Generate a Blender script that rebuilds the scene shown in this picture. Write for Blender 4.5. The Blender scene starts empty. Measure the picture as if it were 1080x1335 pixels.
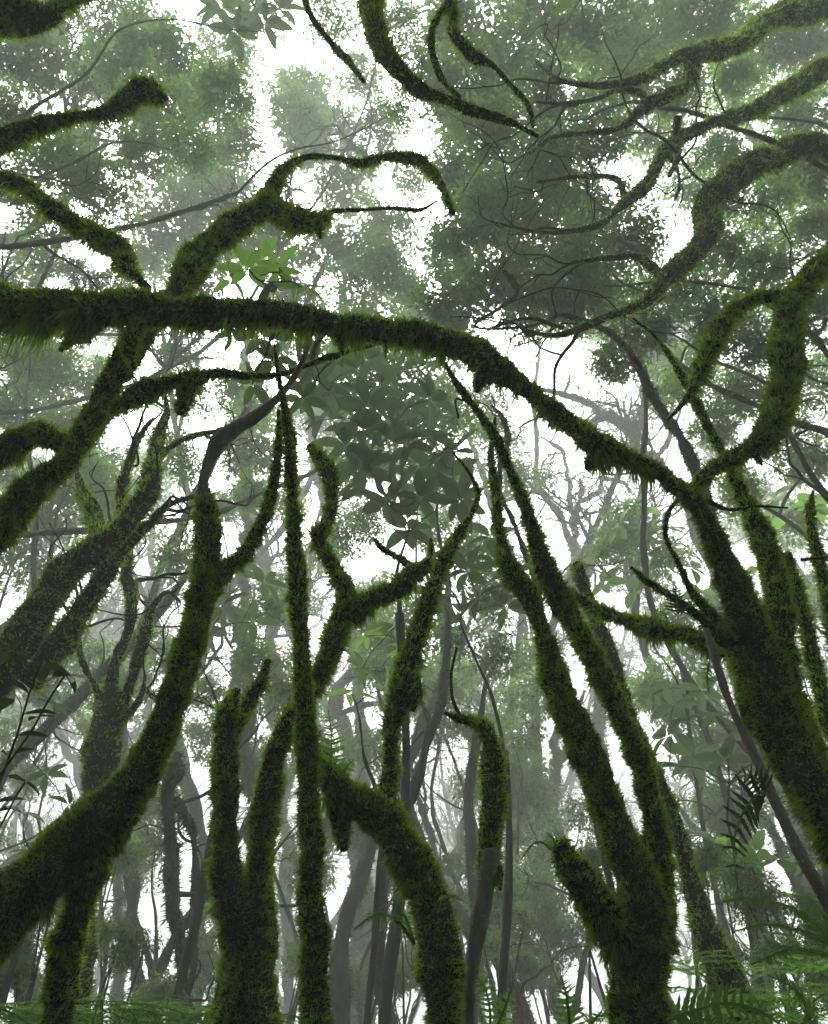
import bpy, math, random
import numpy as np
from mathutils import Vector, Matrix

R = math.radians
SC = bpy.context.scene
COL = SC.collection

# ------------------------------------------------------------------ camera
FPX, CX, CY = 953.3, 540.0, 667.5          # focal length and centre of the 1080 x 1335 picture
PITCH = R(36)
CAM = np.array([0.0, 0.0, 1.1])
cd = bpy.data.cameras.new('camera')
cam = bpy.data.objects.new('camera', cd); COL.objects.link(cam)
cam.location = CAM; cam.rotation_euler = (R(90) + PITCH, 0, 0)
cd.sensor_fit = 'VERTICAL'; cd.angle = 2 * math.atan(CY / FPX)
cd.sensor_height = 36; cd.lens = 36 * FPX / 1335.0
cd.clip_start = 0.05; cd.clip_end = 1000
SC.camera = cam

# ------------------------------------------------------------------ world, sun, exposure
SUN_EL, SUN_AZ = R(55), R(-14)              # azimuth from +Y towards +X
w = bpy.data.worlds.new('World'); SC.world = w; w.use_nodes = True
nt = w.node_tree; nt.nodes.clear()
out = nt.nodes.new('ShaderNodeOutputWorld'); bg = nt.nodes.new('ShaderNodeBackground')
sky = nt.nodes.new('ShaderNodeTexSky'); sky.sky_type = 'NISHITA'; sky.sun_disc = False
sky.sun_elevation = SUN_EL; sky.sun_rotation = SUN_AZ; sky.dust_density = 6; sky.air_density = 1.0
hs = nt.nodes.new('ShaderNodeHueSaturation'); hs.inputs['Saturation'].default_value = 0.14
nt.links.new(sky.outputs[0], hs.inputs['Color']); nt.links.new(hs.outputs[0], bg.inputs[0])
bg.inputs[1].default_value = 0.15
nt.links.new(bg.outputs[0], out.inputs[0])
sd = bpy.data.lights.new('sun', 'SUN'); sd.energy = 1.5; sd.angle = R(14); sd.color = (1, 0.985, 0.95)
so = bpy.data.objects.new('sun', sd); COL.objects.link(so)
sdir = Vector((math.sin(SUN_AZ) * math.cos(SUN_EL), math.cos(SUN_AZ) * math.cos(SUN_EL), math.sin(SUN_EL)))
so.rotation_euler = sdir.to_track_quat('Z', 'Y').to_euler(); so.location = sdir * 60
SC.view_settings.view_transform = 'Standard'; SC.view_settings.look = 'None'
SC.view_settings.gamma = 1; SC.view_settings.use_curve_mapping = False
SC.view_settings.exposure = 1.88
HAZE_DENSITY = 0.020
cy = SC.cycles
cy.use_denoising = True
cy.max_bounces = 8; cy.diffuse_bounces = 2; cy.glossy_bounces = 1; cy.transmission_bounces = 3
cy.volume_bounces = 6; cy.transparent_max_bounces = 4
cy.sample_clamp_indirect = 6; cy.caustics_reflective = False; cy.caustics_refractive = False
cy.use_adaptive_sampling = False

# ------------------------------------------------------------------ maths helpers
FW = np.array([0, math.cos(PITCH), math.sin(PITCH)])
UPV = np.array([0, -math.sin(PITCH), math.cos(PITCH)])
def pt(x, y, Y):
    """the place at forward distance Y seen at picture point x, y"""
    d = FW + np.array([1, 0, 0]) * (x - CX) / FPX + UPV * (CY - y) / FPX
    return CAM + d * (Y / d[1])
def depth_of(p): return float((np.asarray(p) - CAM) @ FW)
def depths(P): return np.maximum((P - CAM) @ FW, 1.0)

def gz(x, y):
    x = np.asarray(x, float); y = np.asarray(y, float)
    z = -0.035 * np.maximum(y, 0) + 0.12 * np.sin(x * .9 + .4) * np.sin(y * .7) + 0.05 * np.sin(x * 2.3 + y * 1.7)
    back = np.maximum(-y - 1.6, 0)
    z = z + 9.5 * (1 - np.exp(-(back / 6.0) ** 1.3))  # unseen hillside added behind the camera to keep back sky light
    side = np.maximum(np.abs(x) - 12, 0)
    return z + 0.05 * side

_rs = np.random.RandomState(5)
_K = _rs.normal(size=(6, 3)); _PH = _rs.uniform(0, 6.28, 6)
def noise3(P, freq, seed=0):
    """smooth noise of about -1..1 from crossed waves"""
    Q = P * freq
    v = np.zeros(len(P))
    for i in range(6):
        k = np.roll(_K, seed, axis=1)[(i + seed) % 6] * (1 + .35 * i)
        v += np.sin(Q @ k + _PH[i] + seed * 1.7)
    return v / 3.0

def tri_mesh(name, V, F, mats, smooth=False, mat_idx=None, attr=None):
    me = bpy.data.meshes.new(name)
    V = np.asarray(V, np.float32); F = np.asarray(F, np.int32)
    me.vertices.add(len(V)); me.vertices.foreach_set('co', V.ravel())
    n = F.shape[1]
    me.loops.add(F.size); me.loops.foreach_set('vertex_index', F.ravel())
    me.polygons.add(len(F)); me.polygons.foreach_set('loop_start', np.arange(0, F.size, n, dtype=np.int32))
    me.polygons.foreach_set('loop_total', np.full(len(F), n, np.int32))
    for m in (mats if isinstance(mats, (list, tuple)) else [mats]): me.materials.append(m)
    if smooth: me.polygons.foreach_set('use_smooth', np.ones(len(F), bool))
    if mat_idx is not None: me.polygons.foreach_set('material_index', np.asarray(mat_idx, np.int32))
    me.update(calc_edges=True)
    return me

def link(name, me, parent=None, **props):
    o = bpy.data.objects.new(name, me); COL.objects.link(o)
    if parent is not None: o.parent = parent
    for k, v in props.items(): o[k] = v
    return o
def thing(name, label, cat, loc, group=None):
    o = bpy.data.objects.new(name, None); COL.objects.link(o)
    o.location = [float(v) for v in loc]; o.empty_display_size = .1
    o['label'] = label; o['category'] = cat
    if group: o['group'] = group
    return o

# ------------------------------------------------------------------ materials
def new_mat(name):
    m = bpy.data.materials.new(name); m.use_nodes = True
    m.node_tree.nodes.clear(); return m, m.node_tree
def foliage_mat(name, c1, c2, trans=1.6, tmix=0.5, gloss=0.0, rough=0.4, freq=3.0, front=1.0, objvar=0.0):
    """thin green blade: diffuse in front, light coming through from behind, a sheen"""
    m, t = new_mat(name); N = t.nodes; L = t.links
    geo = N.new('ShaderNodeNewGeometry'); tc = N.new('ShaderNodeTexCoord')
    nz = N.new('ShaderNodeTexNoise'); nz.inputs['Scale'].default_value = freq; nz.inputs['Detail'].default_value = 3
    L.new(geo.outputs['Position'], nz.inputs['Vector'])
    ad = N.new('ShaderNodeMath'); ad.operation = 'MULTIPLY_ADD'
    L.new(geo.outputs['Random Per Island'], ad.inputs[0]); ad.inputs[1].default_value = 0.55
    sb = N.new('ShaderNodeMath'); sb.operation = 'MULTIPLY_ADD'; L.new(nz.outputs[0], sb.inputs[0])
    sb.inputs[1].default_value = 1.6; sb.inputs[2].default_value = -0.58
    L.new(sb.outputs[0], ad.inputs[2])
    oi = N.new('ShaderNodeObjectInfo'); ob = N.new('ShaderNodeMath'); ob.operation = 'MULTIPLY_ADD'
    L.new(oi.outputs['Random'], ob.inputs[0]); ob.inputs[1].default_value = objvar; L.new(ad.outputs[0], ob.inputs[2])
    mx = N.new('ShaderNodeMix'); mx.data_type = 'RGBA'
    mx.inputs['A'].default_value = (*c1, 1); mx.inputs['B'].default_value = (*c2, 1)
    L.new(ob.outputs[0], mx.inputs['Factor'])
    d = N.new('ShaderNodeBsdfDiffuse')
    fs = N.new('ShaderNodeVectorMath'); fs.operation = 'SCALE'; fs.inputs['Scale'].default_value = front
    L.new(mx.outputs['Result'], fs.inputs[0]); L.new(fs.outputs[0], d.inputs[0])
    sc = N.new('ShaderNodeVectorMath'); sc.operation = 'SCALE'; sc.inputs['Scale'].default_value = trans
    L.new(mx.outputs['Result'], sc.inputs[0])
    tr = N.new('ShaderNodeBsdfTranslucent'); L.new(sc.outputs[0], tr.inputs[0])
    ms = N.new('ShaderNodeMixShader'); ms.inputs[0].default_value = tmix
    L.new(d.outputs[0], ms.inputs[1]); L.new(tr.outputs[0], ms.inputs[2])
    last = ms
    if gloss > 0:
        g = N.new('ShaderNodeBsdfGlossy'); g.inputs['Roughness'].default_value = rough
        g.inputs[0].default_value = (.9, .95, .9, 1)
        m2 = N.new('ShaderNodeMixShader'); m2.inputs[0].default_value = gloss
        L.new(ms.outputs[0], m2.inputs[1]); L.new(g.outputs[0], m2.inputs[2]); last = m2
    o = N.new('ShaderNodeOutputMaterial'); L.new(last.outputs[0], o.inputs[0])
    return m
def bark_mat(name, c1, c2, scale=18, bump=.6, rough=.85):
    m, t = new_mat(name); N = t.nodes; L = t.links
    geo = N.new('ShaderNodeNewGeometry')
    mp = N.new('ShaderNodeMapping'); mp.inputs['Scale'].default_value = (1, 1, .35); L.new(geo.outputs['Position'], mp.inputs[0])
    nz = N.new('ShaderNodeTexNoise'); nz.inputs['Scale'].default_value = scale; nz.inputs['Detail'].default_value = 6
    nz.inputs['Roughness'].default_value = .65; L.new(mp.outputs[0], nz.inputs['Vector'])
    n2 = N.new('ShaderNodeTexNoise'); n2.inputs['Scale'].default_value = 3.1; n2.inputs['Detail'].default_value = 3
    L.new(geo.outputs['Position'], n2.inputs['Vector'])
    a = N.new('ShaderNodeMath'); a.operation = 'MULTIPLY_ADD'; a.inputs[1].default_value = 1.3; a.inputs[2].default_value = -.75
    L.new(nz.outputs[0], a.inputs[0])
    b = N.new('ShaderNodeMath'); b.operation = 'ADD'; L.new(a.outputs[0], b.inputs[0]); L.new(n2.outputs[0], b.inputs[1])
    mx = N.new('ShaderNodeMix'); mx.data_type = 'RGBA'
    mx.inputs['A'].default_value = (*c1, 1); mx.inputs['B'].default_value = (*c2, 1); L.new(b.outputs[0], mx.inputs['Factor'])
    p = N.new('ShaderNodeBsdfPrincipled'); L.new(mx.outputs['Result'], p.inputs['Base Color'])
    p.inputs['Roughness'].default_value = rough; p.inputs['Specular IOR Level'].default_value = .25
    bp = N.new('ShaderNodeBump'); bp.inputs['Strength'].default_value = bump; bp.inputs['Distance'].default_value = .02
    L.new(nz.outputs[0], bp.inputs['Height']); L.new(bp.outputs[0], p.inputs['Normal'])
    o = N.new('ShaderNodeOutputMaterial'); L.new(p.outputs[0], o.inputs[0])
    return m
M_BARK = bark_mat('mossy_bark', (.008, .007, .006), (.014, .020, .006))
M_BARE = bark_mat('bare_bark', (.05, .048, .044), (.2, .19, .17), 26, .5, .6)
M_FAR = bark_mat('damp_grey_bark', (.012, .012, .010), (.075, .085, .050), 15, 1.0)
M_SOIL = bark_mat('forest_soil', (.018, .014, .009), (.025, .036, .010), 6)
M_MOSS = foliage_mat('moss', (.030, .054, .005), (.110, .185, .005), 4.2, .66, front=.16, freq=7.0)
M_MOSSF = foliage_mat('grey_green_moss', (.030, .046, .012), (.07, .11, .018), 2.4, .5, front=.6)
M_LEAF_D = foliage_mat('dark_leaves', (.028, .052, .014), (.055, .105, .024), 3.9, .6, .02, .45, 1.2)
M_LEAF_M = foliage_mat('mid_leaves', (.038, .068, .018), (.07, .13, .030), 4.0, .6, .02, .45, 1.2)
M_LEAF_L = foliage_mat('light_leaves', (.06, .12, .02), (.11, .21, .035), 1.9, .55, .03, .4, 1.5)
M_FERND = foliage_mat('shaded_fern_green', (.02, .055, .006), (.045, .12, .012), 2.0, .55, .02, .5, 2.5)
M_SAP = foliage_mat('sapling_green', (.012, .024, .008), (.028, .055, .012), 2.0, .5, .04, .4, 2)
M_BROAD = foliage_mat('broad_leaf', (.016, .030, .012), (.050, .088, .030), 2.3, .55, .06, .35, 2.0, objvar=.7)
M_BROADL = foliage_mat('fresh_broad_leaf', (.06, .13, .02), (.10, .20, .03), 2.6, .55, .05, .35, 2.0, objvar=.5)
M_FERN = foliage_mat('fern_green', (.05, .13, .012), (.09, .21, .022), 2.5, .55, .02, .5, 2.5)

# ------------------------------------------------------------------ tubes and moss
def catmull(P, n_each):
    P = np.asarray(P, float)
    h = np.maximum(np.linalg.norm(np.diff(P[:, :3], axis=0), axis=1), 1e-6)[:, None]
    v = np.diff(P, axis=0) / h
    M = np.vstack([v[:1], (v[1:] * h[:-1] + v[:-1] * h[1:]) / (h[1:] + h[:-1]), v[-1:]]) if len(P) > 2 else np.vstack([v, v])
    outp = []
    for i in range(len(P) - 1):
        t = np.linspace(0, 1, n_each[i], endpoint=False)[:, None]
        outp.append((2 * t ** 3 - 3 * t ** 2 + 1) * P[i] + (t ** 3 - 2 * t ** 2 + t) * h[i] * M[i] + (3 * t ** 2 - 2 * t ** 3) * P[i + 1] + (t ** 3 - t ** 2) * h[i] * M[i + 1])
    outp.append(P[-1:])
    return np.vstack(outp)
def resample(pts, step_r=.55, wob=.25, seed=0):
    """pts rows x,y,z,r -> dense rows with a slight natural wander"""
    pts = np.asarray(pts, float)
    L = np.linalg.norm(np.diff(pts[:, :3], axis=0), axis=1)
    n = [int(max(2, min(60, l / (step_r * max(.012, .5 * (a[3] + b[3])))))) for l, a, b in zip(L, pts[:-1], pts[1:])]
    C = catmull(pts, n); C[:, 3] = np.maximum(C[:, 3], .002)
    C[:, 3] *= 1 + .17 * noise3(C[:, :3], .16 / max(.02, C[:, 3].mean()), seed + 4) * (wob > .2)
    off = np.stack([noise3(C[:, :3] + 9 * k, 2.2, seed + k) for k in range(3)], 1)
    fade = np.minimum(1, np.arange(len(C)) / 8.0)[:, None]
    C[:, :3] += off * C[:, 3:4] * wob * fade
    return C
def frames(C):
    T = np.gradient(C[:, :3], axis=0); T /= np.linalg.norm(T, axis=1)[:, None] + 1e-9
    N = np.zeros_like(T); n = np.cross(T[0], [0.3, .2, 1]); n /= np.linalg.norm(n)
    for i in range(len(T)):
        n = n - T[i] * (n @ T[i]); n /= np.linalg.norm(n) + 1e-9; N[i] = n
    return T, N, np.cross(T, N)
def lump(P, r, amt, seed, rm):
    k = .32 / max(.012, rm)
    return r * (1 + amt * (.5 * noise3(P, k, seed) + .4 * noise3(P, k * 2.6, seed + 1) + .9 * np.clip(noise3(P, k * 1.4, seed + 3) - .25, 0, 1)))
def tube_arrays(C, seg=12, amt=.2, seed=0):
    T, N, B = frames(C)
    th = np.linspace(0, 2 * np.pi, seg, endpoint=False)
    D = N[:, None] * np.cos(th)[None, :, None] + B[:, None] * np.sin(th)[None, :, None]
    r = np.repeat(C[:, 3], seg)
    P0 = (C[:, None, :3] + D * C[:, 3][:, None, None]).reshape(-1, 3)
    rr = lump(P0, r, amt, seed, C[:, 3].mean()) if amt else r
    V = (np.repeat(C[:, :3], seg, 0) + D.reshape(-1, 3) * rr[:, None])
    n = len(C)
    i = np.arange(n - 1)[:, None] * seg; j = np.arange(seg)[None]; j2 = (j + 1) % seg
    F = np.stack([i + j, i + j2, i + seg + j2, i + seg + j], -1).reshape(-1, 4)
    # closed ends
    V = np.vstack([V, C[0, :3], C[-1, :3] + T[-1] * C[-1, 3] * .6])
    a, b = len(V) - 2, len(V) - 1
    jj = np.arange(seg); k2 = (jj + 1) % seg
    F1 = np.stack([k2, jj, np.full(seg, a), np.full(seg, a)], -1)
    F2 = np.stack([(n - 1) * seg + jj, (n - 1) * seg + k2, np.full(seg, b), np.full(seg, b)], -1)
    tris = np.vstack([F1[:, :3], F2[:, :3]])
    return V, F, tris
def tube_mesh(name, C, mat, seg=12, amt=.2, seed=0, off=(0, 0, 0)):
    V, F, tr = tube_arrays(C, seg, amt, seed)
    T2 = np.vstack([F[:, [0, 1, 2]], F[:, [0, 2, 3]], tr])
    return tri_mesh(name, V - np.asarray(off), T2, mat, True)
MOSS_TRIS = [0]
def moss_mesh(name, C, mat, dens, hang, seed, off, length=7.0, amt=.2):
    rs = np.random.RandomState(seed + 77)
    T, N, B = frames(C)
    dep = depths(C[:, :3]); ppm = FPX / dep
    ds = np.linalg.norm(np.gradient(C[:, :3], axis=0), axis=1)
    w_ = 2 * np.pi * C[:, 3] * ds * ppm ** 2
    # picture area limits the count to what the eye can see
    vis = np.clip(1 - (np.abs((C[:, :3] - CAM)[:, 0] / dep * FPX) - 620) / 200, .12, 1)
    vz = CY - ((C[:, :3] - CAM) @ UPV) / dep * FPX
    vis *= np.clip(1 - (vz - 1380) / 150, .1, 1)
    w_ = w_ * vis
    n = int(w_.sum() * dens)
    if n < 10: return None
    n = min(n, 90000)
    idx = rs.choice(len(C), n, p=w_ / w_.sum())
    th = rs.uniform(0, 2 * np.pi, n); fr = rs.uniform(-.5, .5, n)
    ctr = C[idx, :3] + T[idx] * (ds[idx] * fr)[:, None]
    D = N[idx] * np.cos(th)[:, None] + B[idx] * np.sin(th)[:, None]
    r = C[idx, 3]
    P0 = ctr + D * r[:, None]
    rr = lump(P0, r, amt, seed, C[:, 3].mean()) * .985
    P = ctr + D * rr[:, None]
    rm = max(.02, np.mean(C[:, 3]))
    cl = noise3(P, 1.1 / rm, seed + 2) * .5 + .5 * noise3(P, 3.2 / rm, seed + 3)
    cl = np.clip(cl * .55 + .45, 0, 1.3) ** 1.7 * 1.25
    keep = rs.uniform(0, 1, n) < (.30 + 1.2 * cl)
    hn = np.clip(noise3(ctr, .9 / max(.04, rm), seed + 4) * .8 + noise3(ctr, 2.6 / max(.04, rm), seed + 5) * .7, 0, 1.6)
    low = np.clip(-D[:, 2] + .1, 0, 1)
    Lw = length / ppm[idx] * (.52 + 1.2 * cl) * rs.uniform(.45, 1.4, n) * (1 + hang * low * hn * 2.3)
    Lw = np.minimum(Lw, np.maximum(r * (1.5 + hang), length / ppm[idx] * .7))
    Lw *= np.clip((r * ppm[idx]) / 7, .5, 1)
    dr = D + rs.normal(0, .38, (n, 3)) + np.array([0, 0, 1.]) * (.35 * (1 - low) - low * (.5 + hang * hn * 1.3))[:, None]
    dr /= np.linalg.norm(dr, axis=1)[:, None]
    # ragged strands hanging from the underside where the moss is thick
    st = (low > .45) & (hn > .35) & (rs.uniform(0, 1, n) < .05 * min(1.6, hang))
    Lw = np.where(st, rs.uniform(12, 34, n) / ppm[idx] * np.clip(r * ppm[idx] / 14, .3, 1), Lw)
    dr[st] = unit1(np.array([0, 0, -1.])) + rs.normal(0, .10, (int(st.sum()), 3))
    sd_ = np.cross(dr, rs.normal(size=(n, 3))); sd_ /= np.linalg.norm(sd_, axis=1)[:, None] + 1e-9
    wd = (rs.uniform(.6, 1.4, n) * .95 / ppm[idx])[:, None]
    a = P - sd_ * wd; b = P + sd_ * wd; c = P + dr * Lw[:, None]
    V = np.stack([a, b, c], 1)[keep].reshape(-1, 3) - np.asarray(off)
    F = np.arange(len(V)).reshape(-1, 3)
    MOSS_TRIS[0] += len(F)
    return tri_mesh(name, V, F, mat)

MARKS = [(150, 130, 'the club-ended branch'), (60, 30, 'the dark upper left corner branch'), (270, 300, 'the crooked fork'), (120, 300, 'the drooping upper left branch'), (300, 410, 'the left half of the horizontal limb'),
    (700, 520, 'the right half of the horizontal limb'), (560, 110, 'the top centre branch'), (900, 260, 'the thickest grey arching branch'), (1020, 500, 'the hooked shaggy branch'), (90, 590, 'the left leaning limb'),
    (90, 750, 'the broad leaning left trunk'), (240, 830, 'the thick lower left log'), (140, 950, 'the candelabra tree'), (390, 900, 'the slim front trunk'), (295, 1020, 'the mossy column'), (500, 770, 'the crooked mossy stub'),
    (570, 760, 'the tapering centre stem'), (545, 1150, 'the bent bottom centre tree'), (642, 1040, 'the mossy sleeve tree'), (770, 970, 'the black two-stemmed tree'), (840, 815, 'the mossy side branch at right'),
    (1000, 880, 'the big right edge trunk'), (960, 1080, 'the hanging fern'), (980, 1240, 'the lacy fern'), (200, 1300, 'the lower left fern bank'), (740, 1300, 'the black tree foot'), (640, 1290, 'the smooth lower stem'), (80, 1240, 'the leg of the leaning log')]
USED = set()
def say(what, x, y):
    """a label that finds the thing by the nearest landmark of the place"""
    for mx, my, nm in sorted(MARKS, key=lambda m: (m[0] - x) ** 2 + (m[1] - y) ** 2):
        dx, dy = x - mx, y - my
        h = 'left of' if dx < 0 else 'right of'; v = 'above' if dy < 0 else 'below'
        for rel in ([h, v] if abs(dx) > abs(dy) else [v, h]):
            lab = '%s %s %s' % (what, rel, nm)
            if lab not in USED:
                USED.add(lab); return lab
def world_path(pp, root=False):
    rows = []
    for x, y, wd, Y in pp:
        p = pt(x, y, Y); rows.append([*p, .5 * wd * depth_of(p) / FPX])
    rows = np.array(rows)
    if root:
        p = rows[0].copy(); d = rows[0, :3] - rows[1, :3]; d = d / (np.linalg.norm(d) + 1e-9)
        g = float(gz(p[0], p[1]))
        h = p[2] - g
        if h > .1:
            steps = max(1, int(h / .6))
            new = []
            for k in range(steps, 0, -1):
                f = k / steps
                q = p.copy(); q[:2] += d[:2] * .5 * h * f * .5; q[2] = p[2] - (h + .15) * f; q[3] = p[3] * (1 + .35 * f * f)
                new.append(q)
            rows = np.vstack([new, rows])
    return rows

def walk(p, d, L, rs, n=7, wild=.38, r0=.01):
    P = [np.array(p)]; d = unit1(np.array(d, float)); q = np.array(p, float)
    for k in range(n):
        d = unit1(d + rs.normal(0, wild, 3) + np.array([0, 0, .05])); q = q + d * L / n; P.append(q.copy())
    return np.hstack([np.array(P), np.linspace(r0, r0 * .25, n + 1)[:, None]])
def unit1(a): return a / (np.linalg.norm(a) + 1e-9)
def add_twigs(root, base, C, count, Lm, mat, rs, seed, r0=.012, t0=.45):
    for k in range(count):
        i = int(len(C) * rs.uniform(t0, .98)); i = min(i, len(C) - 2)
        T = unit1(C[i + 1, :3] - C[i, :3]); d = T * .6 + unit1(rs.normal(size=3)) * .9
        r = min(r0 * rs.uniform(.6, 1.2), C[i, 3] * .6)
        W = walk(C[i, :3], d, Lm * rs.uniform(.5, 1.3), rs, 8, .34, r)
        Vs, Fs, c = [], [], 0
        parts = [W] + [walk(W[j, :3], unit1(W[min(j + 1, 8), :3] - W[j, :3]) + rs.normal(0, .6, 3), Lm * rs.uniform(.2, .55), rs, 6, .38, W[j, 3] * .7) for j in rs.randint(2, 8, 3)]
        for w_ in parts:
            V, F, tr = tube_arrays(catmull(w_, [3] * (len(w_) - 1)), 5, 0, 1)
            Vs.append(V); Fs.append(np.vstack([F[:, [0, 1, 2]], F[:, [0, 2, 3]], tr]) + c); c += len(V)
        link('twig', tri_mesh('twig', np.vstack(Vs) - base, np.vstack(Fs), mat, True), root)
ANCHOR = {}
NEAR = .70          # the foreground trees stand this much closer than first laid out
def build_tree(key, name, label, parts, group=None, cat='tree', mat=None, moss=None, dens=.35, core=.58, length=5.8, twigs=0, twl=.5, wob=.35):
    """parts: (part name, [(x, y, width, Y)..] from base to tip, hang, bark override or None, moss density factor)"""
    if name != 'misty_tree' and key not in ('B', 'K', 'I', 'S'):
        parts = [(p[0], [(x, y, w_, Y * NEAR) for x, y, w_, Y in p[1]], *p[2:]) for p in parts]
    mat = mat or M_BARK; moss = moss or M_MOSS
    first = world_path(parts[0][1], True)
    base = first[0, :3].copy()
    root = thing(name, label, cat, base, group)
    for k, p in enumerate(parts):
        pname, pp, hang = p[:3]
        bm_ = p[3] if len(p) > 3 and p[3] else mat
        df = p[4] if len(p) > 4 else 1.0
        seed = (sum(ord(c) for c in key) * 7 + k * 13) % 997
        W = first if k == 0 else world_path(pp, pname == 'leg')
        amt = .33 if df > .3 else .1
        W[:, 3] *= (core if df > .3 else .92) * {'R': 1.10 if pname == 'limb' else .86, 'U': .80, 'I': .90, 'B': .84}.get(key, 1)
        C = resample(W, .5, wob, seed)
        o = link(pname, tube_mesh(pname, C, bm_, 14 if dens > .15 else 9, amt, seed, base), root)
        if df > 0:
            mm = moss_mesh('moss', C, moss, dens * df, hang, seed, base, length, amt)
            if mm: link('moss', mm, o, kind='stuff')
        if twigs and pname in ('trunk', 'branch', 'limb', 'stem'): add_twigs(root, base, C, twigs, twl, mat, np.random.RandomState(seed + 5), seed, .010 * twl / .5)
    ANCHOR[key] = root
    return root

# ------------------------------------------------------------------ terrain
def make_ground():
    xs = np.concatenate([np.linspace(-400, -42, 10), np.linspace(-40, 40, 121), np.linspace(42, 400, 10)])
    ys = np.concatenate([np.linspace(-400, -32, 10), np.linspace(-30, 50, 121), np.linspace(52, 400, 10)])
    X, Y = np.meshgrid(xs, ys); Z = gz(X, Y)
    Z = np.where(np.abs(X) > 40, gz(np.sign(X) * 40, Y), Z); Z = np.where(Y > 50, np.minimum(Z, gz(X * 0, 50)), Z)
    V = np.stack([X, Y, Z], -1).reshape(-1, 3)
    nx = len(xs); i, j = np.meshgrid(np.arange(len(ys) - 1), np.arange(nx - 1), indexing='ij')
    a = i * nx + j
    F = np.stack([a, a + 1, a + nx + 1, a + nx], -1).reshape(-1, 4)
    link('ground', tri_mesh('ground', V, F, M_SOIL, True), kind='structure')
make_ground()
def make_haze(top):
    m, t = new_mat('haze_air'); v = t.nodes.new('ShaderNodeVolumePrincipled')
    v.inputs['Color'].default_value = (.965, .99, .97, 1); v.inputs['Density'].default_value = HAZE_DENSITY
    v.inputs['Anisotropy'].default_value = .0
    o = t.nodes.new('ShaderNodeOutputMaterial'); t.links.new(v.outputs[0], o.inputs['Volume'])
    x, y0, y1, z0, z1 = 401, -401, 401, -16, top
    V = [(-x, y0, z0), (x, y0, z0), (x, y1, z0), (-x, y1, z0), (-x, y0, z1), (x, y0, z1), (x, y1, z1), (-x, y1, z1)]
    F = [(0, 3, 2, 1), (4, 5, 6, 7), (0, 1, 5, 4), (1, 2, 6, 5), (2, 3, 7, 6), (3, 0, 4, 7)]
    link('haze', tri_mesh('haze', V, F, m), kind='stuff')

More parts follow.
